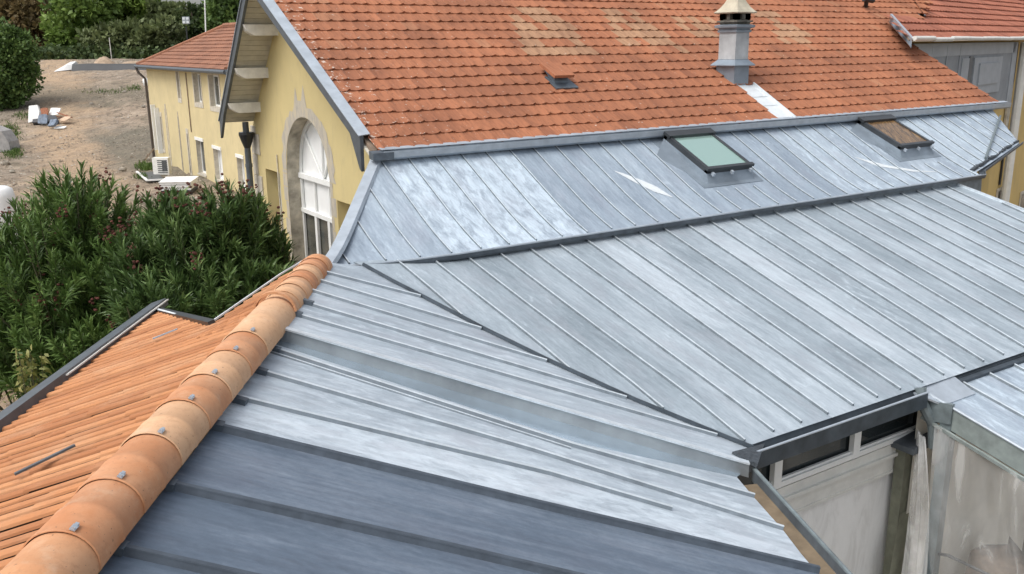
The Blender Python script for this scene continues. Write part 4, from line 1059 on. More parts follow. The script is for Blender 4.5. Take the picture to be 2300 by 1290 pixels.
# ================================================================== YELLOW BUILDING ON THE RIGHT
rb_ = thing('ochre_building', 'ochre rendered building with a grey clad upper wall and its own orange tiled roof', 'building', (26, 16, 0))
WP = V(18.8, 12.5, 0); wa = rad(41); wdv = math.cos(wa)*FH+math.sin(wa)*RH; wn = np.cross(wdv, UP); wn = wn if wn @ CAM < wn @ WP and False else wn
if wn @ (CAM-WP) < 0: wn = -wn
WPL = (WP, wn)
def hw(p): return hit(p, WPL)
def wpt(s_, z, off=0): return WP+wdv*s_+UP*z+wn*off
def ws(p): h = hw(p); return (h-WP) @ wdv, h[2]
ez = 7.47
mb = MB(); mb.slab([wpt(-.02, 0), wpt(24, 0), wpt(24, ez), wpt(-.02, ez)], wn, .3); mb.build('wall', 'ochre_render', rb_)
s_cl, _ = ws((2262, 200)); zc0 = ws((2240, 238))[1]
mb = MB(); mb.slab([wpt(-.02, 5.2, .08), wpt(s_cl, zc0, .08), wpt(s_cl, ez-.05, .08), wpt(-.02, ez-.05, .08)], wn, .07); clad = mb.build('wall_cladding', 'grey_cladding', rb_)
mb = MB()
for p in ((2086, 100), (2120, 100), (2150, 100)):
    s_, _ = ws(p); mb.beam(wpt(s_, 5.4, .08), wpt(s_, ez-.1, .08), wn, .04, .025)
mb.beam(wpt(s_cl-.06, zc0, .08), wpt(s_cl-.06, ez-.05, .08), wn, .5, .02)
mb.beam(wpt(0, ez-.2, .08), wpt(s_cl, ez-.2, .08), wn, .3, .02)
mb.build('cladding_trim', 'grey_cladding_light', clad)
sa, zt_ = ws((2153, 132)); sb, zb_ = ws((2232, 205))
mb = MB(); mb.slab([wpt(sa, zb_, .10), wpt(sa+.62, zb_, .10), wpt(sa+.62, zt_, .10), wpt(sa, zt_, .10)], wn, .02)
mb.slab([wpt(sa+1.0, zb_, .13), wpt(sb, zb_, .13), wpt(sb, zt_, .13), wpt(sa+1.0, zt_, .13)], wn, .05)
mb.slab([wpt(sa+1.4, zb_+.25, .17), wpt(sb-.3, zb_+.25, .17), wpt(sb-.3, zt_-.15, .17), wpt(sa+1.4, zt_-.15, .17)], wn, .04)
shf = mb.build('shutter', 'grey_cladding_light', clad)
mb = MB(); mb.slab([wpt(sa+.62, zb_-.1, .105), wpt(sa+.95, zb_-.1, .105), wpt(sa+.95, zt_+.05, .105), wpt(sa+.62, zt_+.05, .105)], wn, .02); mb.build('shutter_gap', 'anthracite', shf)
# crumbling cream strip + dark bar standing in for a recess shadow + downpipe
s1_, _ = ws((2270, 200)); mb = MB(); mb.beam(wpt(s1_-.25, 4.2, .02), wpt(s1_-.25, ez-1.2, .02), wn, .35, .06); mb.build('crumbling_pier', 'stone_dirty', rb_)
mb = MB(); mb.beam(wpt(s1_+.0, 3.2, .02), wpt(s1_+.0, ez-.1, .02), wn, .14, .03); mb.build('recess_shadow', 'dark_metal', rb_)
mb = MB(); sp_, _ = ws((2283, 120)); mb.tube([wpt(sp_, ez-.05, .2), wpt(sp_, 0, .2)], .13, 10); mb.build('downpipe', 'offwhite_trim', rb_)
# small dark window openings in the ochre wall
for p, q in (((2238, 425), (2256, 450)), ((2291, 432), (2330, 500)), ((2294, 120), (2330, 152))):
    s0, z0_ = ws(p); s1w, z1_ = ws(q); mb = MB(); mb.slab([wpt(s0, z1_, .05), wpt(s1w, z1_, .05), wpt(s1w, z0_, .05), wpt(s0, z0_, .05)], wn, .04); f = mb.build('window', 'stone', rb_)
    mb = MB(); e_ = .08; mb.slab([wpt(s0+e_, z1_+e_, .06), wpt(s1w-e_, z1_+e_, .06), wpt(s1w-e_, z0_-e_, .06), wpt(s0+e_, z0_-e_, .06)], wn, .01); mb.build('pane', 'shaded_glass', f)
# roof: eave along the wall, rising away
ub = -wn; vR = unit(ub*math.cos(rad(29))+UP*math.sin(rad(29))); nR = unit(np.cross(wdv, vR)); nR = nR if nR[2] > 0 else -nR
OR_ = wpt(0, ez+.04, .35)
def sint(v):
    q = OR_+vR*v; return -((q-(OM+nM*.02)) @ nM)/(wdv @ nM)
def ulimR(v): return (-1.2+1.3*v if v < 1.03 else 2.5+1.2*(v-1.03), 22)
mb = MB(); tiles(mb, OR_, wdv, vR, nR, 0, 5.2, .36, .24, ulimR, lambda c, k, j: min(.76, max(0, rnd.gauss(.4, .15))), lift=.04); mb.build('tiled_roof', 'terracotta_right', rb_)
mb = MB(); mb.slab([OR_-wdv*1.15, OR_+wdv*22, OR_+wdv*22+vR*5.2, OR_+vR*5.2+wdv*7.6, OR_+vR*1.1+wdv*2.65, OR_+vR*1.05+wdv*.2], nR, .03); mb.build('roof_deck', 'wood_weathered', rb_)
mb = MB(); rg = random.Random(2)
for i in range(12):
    a, b = wpt(-1.2+i*1.3, ez+.05+rg.uniform(-.015, .015), .46), wpt(-1.2+(i+1)*1.3, ez+.05+rg.uniform(-.015, .015), .46); mb.tube([a, b], .05, 8)
mb.build('gutter', 'offwhite_trim', rb_)
for (sa_, va_), (sb_, vb_) in (((-1.25, -.06), (.12, 1.05)), ((2.45, 1.05), (3.9, 2.25))):
    a, b = OR_+wdv*sa_+vR*va_+nR*.06, OR_+wdv*sb_+vR*vb_+nR*.06
    a2, b2 = V(a[0], a[1], max(zM(a[1])-.02, a[2]-.2)), V(b[0], b[1], max(zM(b[1])-.02, b[2]-.2))
    mb = MB(); mb.add([a, b, b2, a2, a+wdv*.14, b+wdv*.14, a2-wdv*.12+UP*.06, b2-wdv*.12+UP*.06], [[0, 1, 2, 3], [0, 4, 5, 1], [3, 2, 7, 6]]); mb.build('valley_flashing', 'zinc_trim', rb_)
a = hit((1945, 15), PM); mb = MB(); mb.tube([a, a+nM*.18+V(-.12, 0, 0)], .05, 8); mb.tube([a+nM*.18+V(-.22, 0, .02), a+nM*.2+V(.1, 0, -.04)], .07, 8); mb.build('vent_pipe', 'dark_metal', mainb)

# ================================================================== HOUSE BEHIND, LEFT
hs_ = thing('hip_roofed_house', 'two-storey pale yellow house with a hipped tile roof beside the dirt track', 'house', (16, 57, 0))
XH = 14.46; HY0, HY1, HE = 47.6, 66.6, 6.25
def hh_(p): return hx(p, XH)
ops = []
def op(p, q):   # opening from its upper-left (far) corner p and lower-right (near) corner q
    a, b = hh_(p), hh_(q); y1_, y0_ = a[1], b[1]
    zt = (a[2]); zb = b[2]; return (y0_, y1_, zb, zt)
specs = [  # (upper-left px, lower-right px, kind)
    ((396, 162), (407, 222), 'win'), ((433, 165), (455, 233), 'win2'), ((468, 168), (497, 243), 'win2'),
    ((360, 262), (370, 335), 'shut'), ((374, 245), (383, 372), 'door'), ((401, 262), (413, 400), 'door'), ((420, 300), (434, 420), 'door2'),
    ((439, 313), (464, 396), 'big'), ((478, 332), (506, 440), 'big'), ((531, 352), (554, 440), 'big')]
ol = []
for p, q, kd in specs:
    y0_, y1_, zb, zt = op(p, q); zb = max(zb, .02 if kd.startswith('door') else .25); zt = min(zt, HE-.15)
    ol.append((y0_, y1_, zb, (lambda y, t=zt: t), False, zt, kd))
hrv = MB(); mb = MB(); wall_x(mb, XH, [44.5, HY0, HY1], -.5, lambda y: HE if y > HY0-.01 else HE, [(o[0], o[1], o[2], o[3], True) for o in ol], .36, rmb=hrv)
mb.poly([V(XH, HY1, -.5), V(XH+8.6, HY1, -.5), V(XH+8.6, HY1, HE), V(XH, HY1, HE)]); mb.poly([V(XH, 44.5, -.5), V(XH+8.6, 44.5, -.5), V(XH+8.6, 44.5, HE), V(XH, 44.5, HE)]); mb.poly([V(XH+8.6, 44.5, -.5), V(XH+8.6, HY1, -.5), V(XH+8.6, HY1, HE), V(XH+8.6, 44.5, HE)])
mb.build('wall', 'pale_yellow_render', hs_); hrv.build_each('window_reveal', 'stone', hs_)
def p_x(o): return proj(V(XH, o[1], 2))[0]
for o in ol:
    y0_, y1_, zb, _, _, zt, kd = o
    mb = MB(); e_ = .16
    for (ya, yb, za_, zb2) in ((y0_-e_, y0_, zb, zt), (y1_, y1_+e_, zb, zt), (y0_-e_, y1_+e_, zt, zt+.3), (y0_-e_, y1_+e_, zb-.25, zb)):
        if kd == 'big' and za_ != zb-.25 and za_ != zt: continue
        mb.box((XH-.03, ya+.003, max(za_, -.4)), (XH+.02, yb-.003, zb2-.003))
    if kd == 'big':
        mb = MB(); mb.box((XH-.05, y0_-.05, zt-.02), (XH+.02, y1_+.05, zt+.16)); st = mb.build('lintel', 'white_frame', hs_)
        mb = MB(); mb.box((XH-.06, y0_-.08, zb-.1), (XH+.02, y1_+.05, zb)); mb.build('sill', 'stone', hs_)
    else: mb.build('stone_surround', 'stone', hs_)
    if kd in ('door', 'door2'):
        mb = MB(); mb.box((XH+.24, y0_, zb), (XH+.30, y1_, zt)); 
        for t in (.33, .66): mb.box((XH+.22, y0_+(y1_-y0_)*t-.03, zb), (XH+.24, y0_+(y1_-y0_)*t+.03, zt))
        mb.build('door', 'stone' if kd == 'door' else 'wood_weathered', hs_)
    else:
        winbox(hs_, XH+.3, y0_, y1_, zb, zt, kd in ('win2', 'big'), .1, 'white_paint' if kd == 'big' and p_x(o) > 470 else 'shaded_glass')
for p in ((348, 235), (356, 242)):
    a = hh_(p); mb = MB(); mb.box((XH-.3, a[1]-.12, a[2]-3.0), (XH-.03, a[1]+.02, a[2])); mb.build('shutter', 'white_frame', hs_)
W_ = 4.7; OV = .45
xe, ye0, ye1 = XH-OV, HY0-.6, HY1+OV; zr_ = HE+.1+ (W_)*math.tan(rad(27))
vH = unit(V(1, 0, math.tan(rad(27)))); uH = V(0, 1, 0); nH = V(-vH[2], 0, vH[0]); SL = W_/math.cos(rad(27))
def ulimH(v): k = v*math.cos(rad(27)); return (ye0+k, ye1-k)
mb = MB(); tiles(mb, V(xe, 0, HE+.12), uH, vH, nH, 0, SL, .46, .34, ulimH, lambda c, k, j: min(.76, max(0, rnd.gauss(.42, .14))), lift=.055); mb.build('tiled_roof', 'terracotta_far', hs_)
mb = MB(); xr_ = xe+W_
ap0, ap1 = V(xr_, ye0+W_, zr_), V(xr_, ye1-W_, zr_)
mb.add([V(xe, ye0, HE+.1), V(xe, ye1, HE+.1), V(xe+2*W_, ye1, HE+.1), V(xe+2*W_, ye0, HE+.1), ap0-UP*.05, ap1-UP*.05], [[0, 4, 5, 1], [1, 5, 2], [2, 5, 4, 3], [3, 4, 0], [0, 1, 2, 3]]); mb.build('roof_deck', 'terracotta_far', hs_)
mb = MB(); mb.tube([V(xe, ye1, HE+.16), ap1+UP*.08], .13, 8); mb.tube([ap0+UP*.1, ap1+UP*.1], .15, 8); mb.tube([V(xe, ye0, HE+.16), ap0+UP*.08], .13, 8); mb.build('ridge_capping', 'terracotta_far', hs_)
mb = MB(); mb.tube([V(xe-.1, ye0-.1, HE+.02), V(xe-.1, ye1+.1, HE+.02)], .11, 8); mb.tube([V(xe-.1, ye0-.1, HE+.02), V(xe+6, ye0-.1, HE+.02)], .14, 8); mb.build('gutter', 'anthracite', hs_)
mb = MB(); mb.box((xe, ye0, HE-.02), (XH+.1, ye1, HE+.09)); mb.build('eave_board', 'stone_dirty', hs_)
mb = MB(); mb.tube([V(xe-.1, ye1, HE-.05), V(xe, ye1-.1, HE-.4), V(XH-.1, HY1+.12, HE-.8), V(XH-.1, HY1+.12, 0)], .09, 8); mb.build('downpipe', 'brown_pipe', hs_)
mb = MB(); q = hh_((427, 250)); mb.tube([V(XH-.05, q[1], HE-.2), V(XH-.05, q[1], 2.6)], .03, 6); mb.build('cable', 'wood_weathered', hs_)

# ================================================================== VEGETATION
def leaf_quads(mb, p, d, side, L_, wd, tone, droop=.0):
    """one lance-shaped leaf: two bent quads"""
    up = unit(np.cross(side, d)); a = p; b = p+d*L_*.5+up*L_*.06; c_ = p+d*L_-UP*L_*droop
    mb.add([a-side*wd*.15, a+side*wd*.15, b+side*wd*.5, b-side*wd*.5, c_], [[0, 1, 2, 3], [3, 2, 4]], tone)
def rdir(r): 
    while True:
        v = V(r.uniform(-1, 1), r.uniform(-1, 1), r.uniform(-1, 1)); n = np.linalg.norm(v)
        if .1 < n < 1: return v/n
def oleander(label, c, rx, ry, zlo, ztop, nsh, seed, mat, lobes, leafL=.23):
    r = random.Random(seed); root = thing('oleander_shrub', label, 'shrub', V(c[0], c[1], 0), 'oleander shrubs by the tiled wing')
    lv, st = MB(), MB(); fl = lv
    base = V(c[0], c[1], 0)
    for i in range(nsh):
        l = lobes[i % len(lobes)]
        th, ph = r.uniform(0, 2*math.pi), math.acos(r.uniform(-.75, 1))
        rr = r.uniform(.72, 1.0) if r.random() < .8 else r.uniform(.4, .75)
        tip = V(l[0]+l[3]*rr*math.sin(ph)*math.cos(th), l[1]+l[3]*rr*math.sin(ph)*math.sin(th), l[2]+l[4]*rr*math.cos(ph))
        tip[2] = max(tip[2], .3)
        out = unit(tip-V(l[0], l[1], l[2]-l[4]*1.0)+V(r.uniform(-.3, .3), r.uniform(-.3, .3), .25)*.8)
        Ls = r.uniform(.35, .75); p0 = tip-out*Ls
        if r.random() < .5: st.tube([p0-out*.5-UP*.1, p0, tip], [.014, .01, .004], 4, cap=False)
        tsh = min(1, max(0, r.gauss(.45, .16)))
        n_ = int(Ls/.04)
        for k in range(n_):
            q = p0+out*Ls*k/n_; s0 = r.uniform(0, 6.28)
            for m3 in range(3):
                a = s0+m3*2.1; e1 = unit(np.cross(out, V(.3, .2, .93))); e2 = np.cross(out, e1)
                rad_ = e1*math.cos(a)+e2*math.sin(a); open_ = .85-.6*(k/n_)
                d = unit(rad_*open_+out*(.75)+V(0, 0, r.uniform(-.15, .1))); sd_ = unit(np.cross(d, out+rdir(r)*.3))
                leaf_quads(lv, q, d, sd_, leafL*r.uniform(.7, 1.15), .027*r.uniform(.8, 1.2), min(1, max(0, tsh+r.gauss(0, .16))), r.uniform(0, .25))
        if r.random() < (.16 if tip[2] > l[2]+l[4]*.6 else .008):
            lv.cur = 1
            for k in range(r.randint(8, 18)): fl.rock(tip+out*r.uniform(.0, .2)+rdir(r)*.08, r.uniform(.012, .03))
            lv.cur = 0
    # main canes
    for i in range(26):
        l = lobes[i % len(lobes)]; t_ = V(l[0], l[1], l[2])+V(r.uniform(-.7, .7)*l[3], r.uniform(-.7, .7)*l[3], r.uniform(-.2, .6)*l[4]); b = base+V(r.uniform(-.5, .5)*rx*.5, r.uniform(-.5, .5)*ry*.5, 0)
        st.tube([b, b+(t_-b)*.5+V(r.uniform(-.1, .1), r.uniform(-.1, .1), .2), t_], [.03, .02, .01], 5, cap=False)
    lv.build('leaves', [mat, 'flower_head'], root); st.build('stems', 'stem_green', root)
    return root
def at_d(p, d):
    q = ray(p); return CAM+q*(d/(q @ FH))
def lobe(p, d, rpx, rz_px):
    c = at_d(p, d); k = d/FOC*1.03; return (c[0], c[1], c[2], rpx*k, rz_px*k)
L1 = [lobe((110, 620), 12.6, 190, 200), lobe((185, 485), 13.0, 120, 115), lobe((45, 600), 12.8, 100, 120), lobe((90, 760), 12.2, 150, 130), lobe((240, 640), 12.6, 110, 150), lobe((-60, 760), 12.6, 130, 130), lobe((200, 780), 12.0, 140, 100)]
c_ = at_d((110, 700), 12.6); oleander('broad oleander bush at the far left, the taller clump with few flowers', c_, 1.6, 1.4, 0, 5.8, 900, 41, 'oleander_leaf', L1)
L2 = [lobe((430, 590), 12.4, 130, 140), lobe((510, 508), 12.8, 100, 95), lobe((385, 500), 12.8, 75, 70), lobe((470, 660), 12.0, 130, 90), lobe((350, 680), 11.6, 110, 80), lobe((330, 600), 12.2, 90, 100)]
c_ = at_d((440, 640), 12.4); oleander('middle oleander bush with dark red seed heads in front of the downpipe', c_, 1.2, 1.2, 0, 5.6, 620, 42, 'oleander_leaf_dark', L2)
L3 = [lobe((600, 570), 13.2, 60, 85), lobe((560, 620), 12.6, 75, 70), lobe((560, 490), 13.2, 45, 60), lobe((610, 640), 12.4, 55, 50)]
c_ = at_d((590, 620), 12.9); oleander('thin oleander bush nearest the arched window with reddish seed heads', c_, .7, .7, 0, 5.4, 300, 43, 'oleander_leaf_dark', L3)

def crown_tree(name, label, cat, base, lobes, n, leaf, mat, seed, trunk_r=.2, group=None, size=.4):
    r = random.Random(seed); root = thing(name, label, cat, base, group); lv = MB(); tk = MB()
    top = max(l[2]+l[4]*.3 for l in lobes)
    tk.tube([base, base+V(.1, .05, (top-base[2])*.5), V(base[0], base[1], top)], [trunk_r, trunk_r*.7, trunk_r*.2], 8)
    for l in lobes:
        tk.tube([base+UP*(l[2]-base[2])*.35, (base+V(l[0], l[1], l[2]))/2*V(1, 1, 0)+UP*((base[2]+l[2])/2), V(l[0], l[1], l[2])], [trunk_r*.45, trunk_r*.3, .03], 5, cap=False)
    tot = sum(l[3]**2 for l in lobes)
    for l in lobes:
        nc = max(5, int(n*l[3]**2/tot/22))
        for c in range(nc):                       # clumps
            v = rdir(r); k = r.uniform(.55, 1.05)**.6; cc = V(l[0]+v[0]*l[3]*k, l[1]+v[1]*l[3]*k, l[2]+v[2]*l[4]*k); ct = min(1, max(0, r.gauss(.45, .2))); cr = l[3]*r.uniform(.18, .36)
            for i in range(22):
                q = rdir(r); p = cc+q*cr*r.uniform(.3, 1.1)**.7*V(1, 1, .8); d = unit(q+v*.5+rdir(r)*.8+V(0, 0, .1)); sd_ = unit(np.cross(d, rdir(r)))
                s_ = leaf*r.uniform(.6, 1.3); up = np.cross(sd_, d)
                lv.add([p-sd_*s_*.1, p+sd_*s_*.35+d*s_*.35, p+d*s_+up*s_*.1, p-sd_*s_*.35+d*s_*.4], [[0, 1, 2, 3]], min(1, max(0, ct+r.gauss(0, .15))))
    lv.build('crown', mat, root); tk.build('trunk', 'bark', root)
    return root
def tree_at(name, label, px, d, lob, n, leaf, mat, seed, group='trees behind the building site'):
    """lob: list of (px, py, rx px, rz px) at distance d"""
    b = at_d((px, 130), d); base = V(b[0], b[1], terrain(b[0], b[1])); k = d/FOC
    LL = []
    for (x, y, rx, rz) in lob:
        dd = d+rnd.uniform(-1.5, 1.5); c = at_d((x, y), dd); LL.append((c[0], c[1], c[2], rx*k, rz*k))
    return crown_tree(name, label, 'tree', base, LL, n, leaf, mat, seed, .28, group)
TD = 122
tree_at('tree', 'brownish thinning tree at the top left behind the dark laurel', 55, 126, [(40, 50, 55, 60), (75, 90, 45, 50), (10, 20, 60, 50), (70, 20, 40, 40), (95, 110, 30, 30)], 5200, .75, 'leaf_brown', 51)
tree_at('tree', 'bright green broadleaf tree standing left of centre of the treeline', 180, TD, [(160, 40, 52, 60), (205, 70, 50, 60), (150, 90, 42, 50), (195, 0, 55, 50), (175, 115, 50, 28)], 6500, .7, 'leaf_mid', 52)
tree_at('tree', 'yellowish bright green tree rising behind the earth mound', 280, TD+4, [(265, 30, 45, 55), (310, 25, 42, 50), (285, -15, 50, 45), (335, 55, 35, 40), (240, 60, 40, 45)], 6200, .7, 'leaf_bright', 53)
tree_at('tree', 'dull olive low tree above the dark tarpaulin', 250, TD-6, [(230, 100, 45, 35), (285, 95, 50, 40), (330, 100, 45, 38), (370, 85, 40, 45)], 5000, .65, 'leaf_olive', 54)
tree_at('tree', 'sparse grey green tree with twigs against the gap of sky', 385, TD+2, [(370, 60, 35, 45), (395, 80, 38, 40), (405, 45, 30, 32), (360, 30, 26, 28)], 3800, .65, 'leaf_olive', 55)
tree_at('tree', 'dark tree behind the white flagpole', 440, TD, [(440, 60, 38, 42), (425, 90, 38, 40), (460, 85, 32, 40), (455, 35, 20, 22)], 4200, .65, 'leaf_dark', 56)
tree_at('tree', 'dense dark green evergreen beside the gable roof edge', 520, 108, [(510, 30, 40, 55), (540, 60, 40, 50), (500, 70, 32, 45), (545, 5, 45, 45), (490, 20, 25, 38)], 6000, .55, 'leaf_laurel', 57)
# far wood as one mass, low, dark, behind the individual trees
mb = MB(); r = random.Random(61)
for i in range(9000):
    px = r.uniform(-150, 620); ymax = 60 if 330 < px < 470 else 10
    d = r.uniform(128, 150); py = r.uniform(ymax, 140); p = at_d((px, py), d); q = rdir(r); sd_ = unit(np.cross(q, rdir(r))); s_ = r.uniform(.6, 1.3)
    mb.add([p-sd_*s_*.4, p+q*s_*.5, p+sd_*s_*.4, p-q*s_*.5], [[0, 1, 2, 3]], r.random())
tag(mb.build('far_wood', 'leaf_dark'), 'dark far-off wood behind the site trees', 'wood', None, 'stuff')
# undergrowth at the wood's foot
mb = MB(); r = random.Random(62)
for i in range(4500):
    px = r.uniform(60, 470); p = at_d((px, r.gauss(122, 9)), r.uniform(112, 120)); p[2] = max(p[2], terrain(p[0], p[1])); q = rdir(r); sd_ = unit(np.cross(q, rdir(r))); s_ = r.uniform(.3, .7)
    mb.add([p-sd_*s_*.4, p+q*s_*.5, p+sd_*s_*.4, p-q*s_*.5], [[0, 1, 2, 3]], r.random())
tag(mb.build('undergrowth', 'leaf_dark'), 'dark scrub along the foot of the wood', 'scrub', None, 'stuff')
# big laurel on the left
gb = gpos((25, 243)); dL = gb @ FH
k = dL/FOC; LL = []
for (x, y, rx, rz) in [(20, 160, 58, 70), (-20, 130, 70, 75), (45, 115, 38, 40), (10, 100, 45, 35), (50, 190, 30, 45), (-10, 210, 60, 35), (35, 85, 22, 20)]:
    c = at_d((x, y), dL); LL.append((c[0], c[1], c[2], rx*k, rz*k))
crown_tree('laurel_bush', 'large rounded dark green laurel at the left edge of the dirt track', 'shrub', V(gb[0], gb[1], gb[2]), LL, 15000, .32, 'leaf_laurel', 58, .2)
# weeds and grass
mb = MB(); r = random.Random(63)
for (px, py, sx_, sy_, n_) in [(20, 300, 28, 18, 900), (30, 345, 22, 12, 500), (330, 378, 22, 8, 700), (318, 400, 14, 5, 160), (60, 262, 30, 8, 250), (240, 208, 60, 5, 160), (300, 200, 20, 6, 140)]:
    for i in range(n_):
        b = gpos((r.gauss(px, sx_*.5), r.gauss(py, sy_*.5))); d = unit(rdir(r)*.5+UP); leaf_quads(mb, b, d, unit(np.cross(d, rdir(r))), r.uniform(.12, .4), .05, r.random(), .1)
tag(mb.build('grass', 'grass_blade'), 'patches of green grass on the dirt', 'grass', None, 'stuff')
mb = MB(); r = random.Random(64); c = gpos((45, 880))
for i in range(520):
    b = c+V(r.uniform(-1.8, 1.8), r.uniform(-2.5, 2.5), 0); b[2] = 0
    d = unit(rdir(r)*.7+UP); leaf_quads(mb, b, d, unit(np.cross(d, rdir(r))), r.uniform(.1, .3), .05, r.random(), .2)
tag(mb.build('weeds', 'weed'), 'scattered weeds on the stony ground below the oleanders', 'weeds', None, 'stuff')
r = random.Random(65); mb = MB(); b = at_d((62, 850), 11.3)
root = thing('yellowing_weed', 'tall yellowing weed at the foot of the left oleander', 'plant', V(b[0], b[1], 0)); st = MB()
for i in range(14):
    t = at_d((r.gauss(62, 22), r.uniform(775, 850)), 11.2+r.uniform(-.2, .2)); st.tube([V(b[0], b[1], 0), (V(b[0], b[1], 0)+t)/2+V(0, 0, .4), t], [.012, .008, .004], 4, cap=False)
    for k in range(9):
        q = t+(V(b[0], b[1], 2)-t)*r.uniform(0, .18)+rdir(r)*.03; d = unit(rdir(r)+V(0, 0, -.1)); leaf_quads(mb, q, d, unit(np.cross(d, rdir(r))), r.uniform(.06, .14), .05, r.uniform(.4, 1), .2)
mb.build('leaves', 'weed', root); st.build('stems', 'stem_green', root)
# ------------------------------------------------------------------ stones
mb = MB(); r = random.Random(71)
for i in range(9000):
    d_ = 40+72*r.random(); rr_ = r.uniform(-46, -14)*d_/72
    b = d_*FH+rr_*RH; b = V(b[0], b[1], terrain(b[0], b[1]))
    if b[0] > 14.2 and 43 < b[1] < 68: continue
    s_ = r.uniform(.03, .085)*(1.8 if r.random() < .06 else 1); mb.add([b+V(-s_, -s_*.6, 0), b+V(s_, -s_*.4, 0), b+V(s_*.5, s_, 0), b+V(-s_*.6, s_*.8, 0), b+V(0, 0, s_*.9)], [[0, 1, 4], [1, 2, 4], [2, 3, 4], [3, 0, 4]], r.random())
c = gpos((20, 905))
for i in range(500):
    b = c+V(r.uniform(-2, 2), r.uniform(-3.5, 3.5), 0); b[2] = 0; s_ = r.uniform(.015, .07); mb.add([b+V(-s_, -s_*.6, 0), b+V(s_, -s_*.4, 0), b+V(s_*.5, s_, 0), b+V(-s_*.6, s_*.8, 0), b+V(0, 0, s_*.9)], [[0, 1, 4], [1, 2, 4], [2, 3, 4], [3, 0, 4]])
tag(mb.build('gravel', 'gravel_stone'), 'loose gravel scattered over the dirt track', 'gravel', None, 'stuff')
stones = [((12, 370), .45, 'pale rounded stone at the left edge above the bushes'), ((28, 388), .3, 'small grey stone just below the pale rounded one'), ((275, 384), .42, 'pale stone left of the grass patch'), ((205, 235), .3, 'whitish stone in the middle of the track below the mound'), ((280, 208), .32, 'white stone near the far corner of the house'), ((322, 241), .3, 'pale stone close to the house downpipe'), ((5, 338), .35, 'stone at the edge of the grass on the left')]
for p, s_, lb in stones:
    b = gpos(p); mb = MB(); mb.rock(b+UP*s_*.2, s_*.7, (1, .8, .6)); one('stone', mb, 'rock', lb, 'stone', 'stones lying on the track')

# ================================================================== SITE THINGS
def obj_at(name, p, mat, label, cat, fn, smooth=False):
    b = gpos(p); mb = MB(); fn(mb, b); return one(name, mb, mat, label, cat, None, smooth)
Rv = RH; Fv = FH
kk = lambda p: np.linalg.norm(gpos(p)-CAM)/FOC      # metres per photo pixel there
# rubbish heap
hp = (110, 288); K = kk(hp); hb = gpos(hp)
def piece(name, px, py, wd, ht, th, mat, label, cat, rot=0, tilt=.6, h=.3):
    """flat piece lying tilted in the heap; wd, ht in photo pixels"""
    q = gpos((px, py)); mb = MB(); u = unit(Rv*math.cos(rot)+Fv*math.sin(rot)); f = unit(np.cross(UP, u)); f = f if f @ Fv > 0 else -f
    v = unit(f*math.cos(tilt)+UP*math.sin(tilt)); n = unit(np.cross(u, v)); n = n if n[2] > 0 else -n
    r = random.Random(int(px*7+py)); hw_, hl = wd*K/2, ht*K/2/max(.35, math.sin(tilt+.1))
    pts = [q+UP*h+u*hw_*x*r.uniform(.75, 1.1)+v*(hl*y*r.uniform(.8, 1.1)+hl) for x, y in ((-1, -1), (0, -1.1), (1, -.9), (1.05, .2), (.8, 1), (-.1, 1.05), (-1, .9), (-1.1, -.1))]
    mb.slab(pts, n, th); return one(name, mb, mat, label, cat)
piece('foam_slab', 77, 283, 20, 34, .35, 'sack_white', 'white rounded slab standing in the rubbish heap, tallest piece on its left', 'slab', .1, 1.2)
piece('wood_panel', 98, 268, 18, 16, .12, 'wood_rust', 'rust brown panel at the back of the rubbish heap', 'panel', 0, 1.1)
piece('torn_sheet', 120, 266, 26, 14, .08, 'sack_white', 'torn white sheet draped at the back right of the rubbish heap', 'sheet', -.2, .8)
piece('rubbish_bag', 100, 284, 46, 15, .5, 'bin_black', 'black rubbish bag in the middle of the heap', 'bag', 0, .7)
piece('blue_tarpaulin', 96, 287, 18, 19, .2, 'tarp_blue', 'slate blue folded tarpaulin at the front of the rubbish heap', 'tarpaulin', .2, 1.1)
piece('blue_tarpaulin', 115, 291, 20, 13, .2, 'tarp_blue', 'crumpled grey blue tarpaulin right of the folded one in the heap', 'tarpaulin', -.5, .9)
piece('board', 140, 281, 22, 10, .06, 'plank_pale', 'pale tilted board at the right end of the rubbish heap', 'board', -.5, .5)
piece('board', 132, 291, 22, 5, .06, 'sack_white', 'whitish flat board lying in front of the rubbish heap', 'board', -.1, .2, .1)
for i, (a, b, lb) in enumerate((((130, 268), (162, 271), 'long reddish plank sticking out to the right of the rubbish heap'), ((128, 277), (158, 274), 'second shorter plank below the long reddish one'), ((60, 277), (80, 270), 'dark plank on the left of the rubbish heap'))):
    mb = MB(); mb.beam(gpos(a)+UP*.5, gpos(b)+UP*.2, UP, .16, .06); one('plank', mb, 'wood_rust' if i < 2 else 'wood_weathered', lb, 'plank')
# white tank at the left edge, grey block
q = at_d((8, 520), 27); b = V(q[0], q[1], 0); k = 27/FOC; mb = MB(); tw, th_ = 34*k*1.0, 7.5-(410-110)*k
mb.tube([b+UP*0, b+UP*(th_-.3), b+UP*(th_-.08), b+UP*th_], [tw, tw, tw*.9, tw*.6], 20); one('water_tank', mb, 'white_paint', 'tall white tank at the left edge behind the oleander', 'tank', None, True)
q = at_d((0, 300), 66); gz = terrain(q[0], q[1]); mb = MB(); 
mb.slab([V(q[0], q[1], gz)+Rv*x+UP*z for x, z in ((-2.5, 0), (.58, 0), (.5, .7), (.1, 1.45), (-.6, 1.75), (-2.5, 1.8))], -Fv, 1.4); one('concrete_block', mb, 'concrete', 'grey concrete block cut off by the left edge beside the grass', 'block')
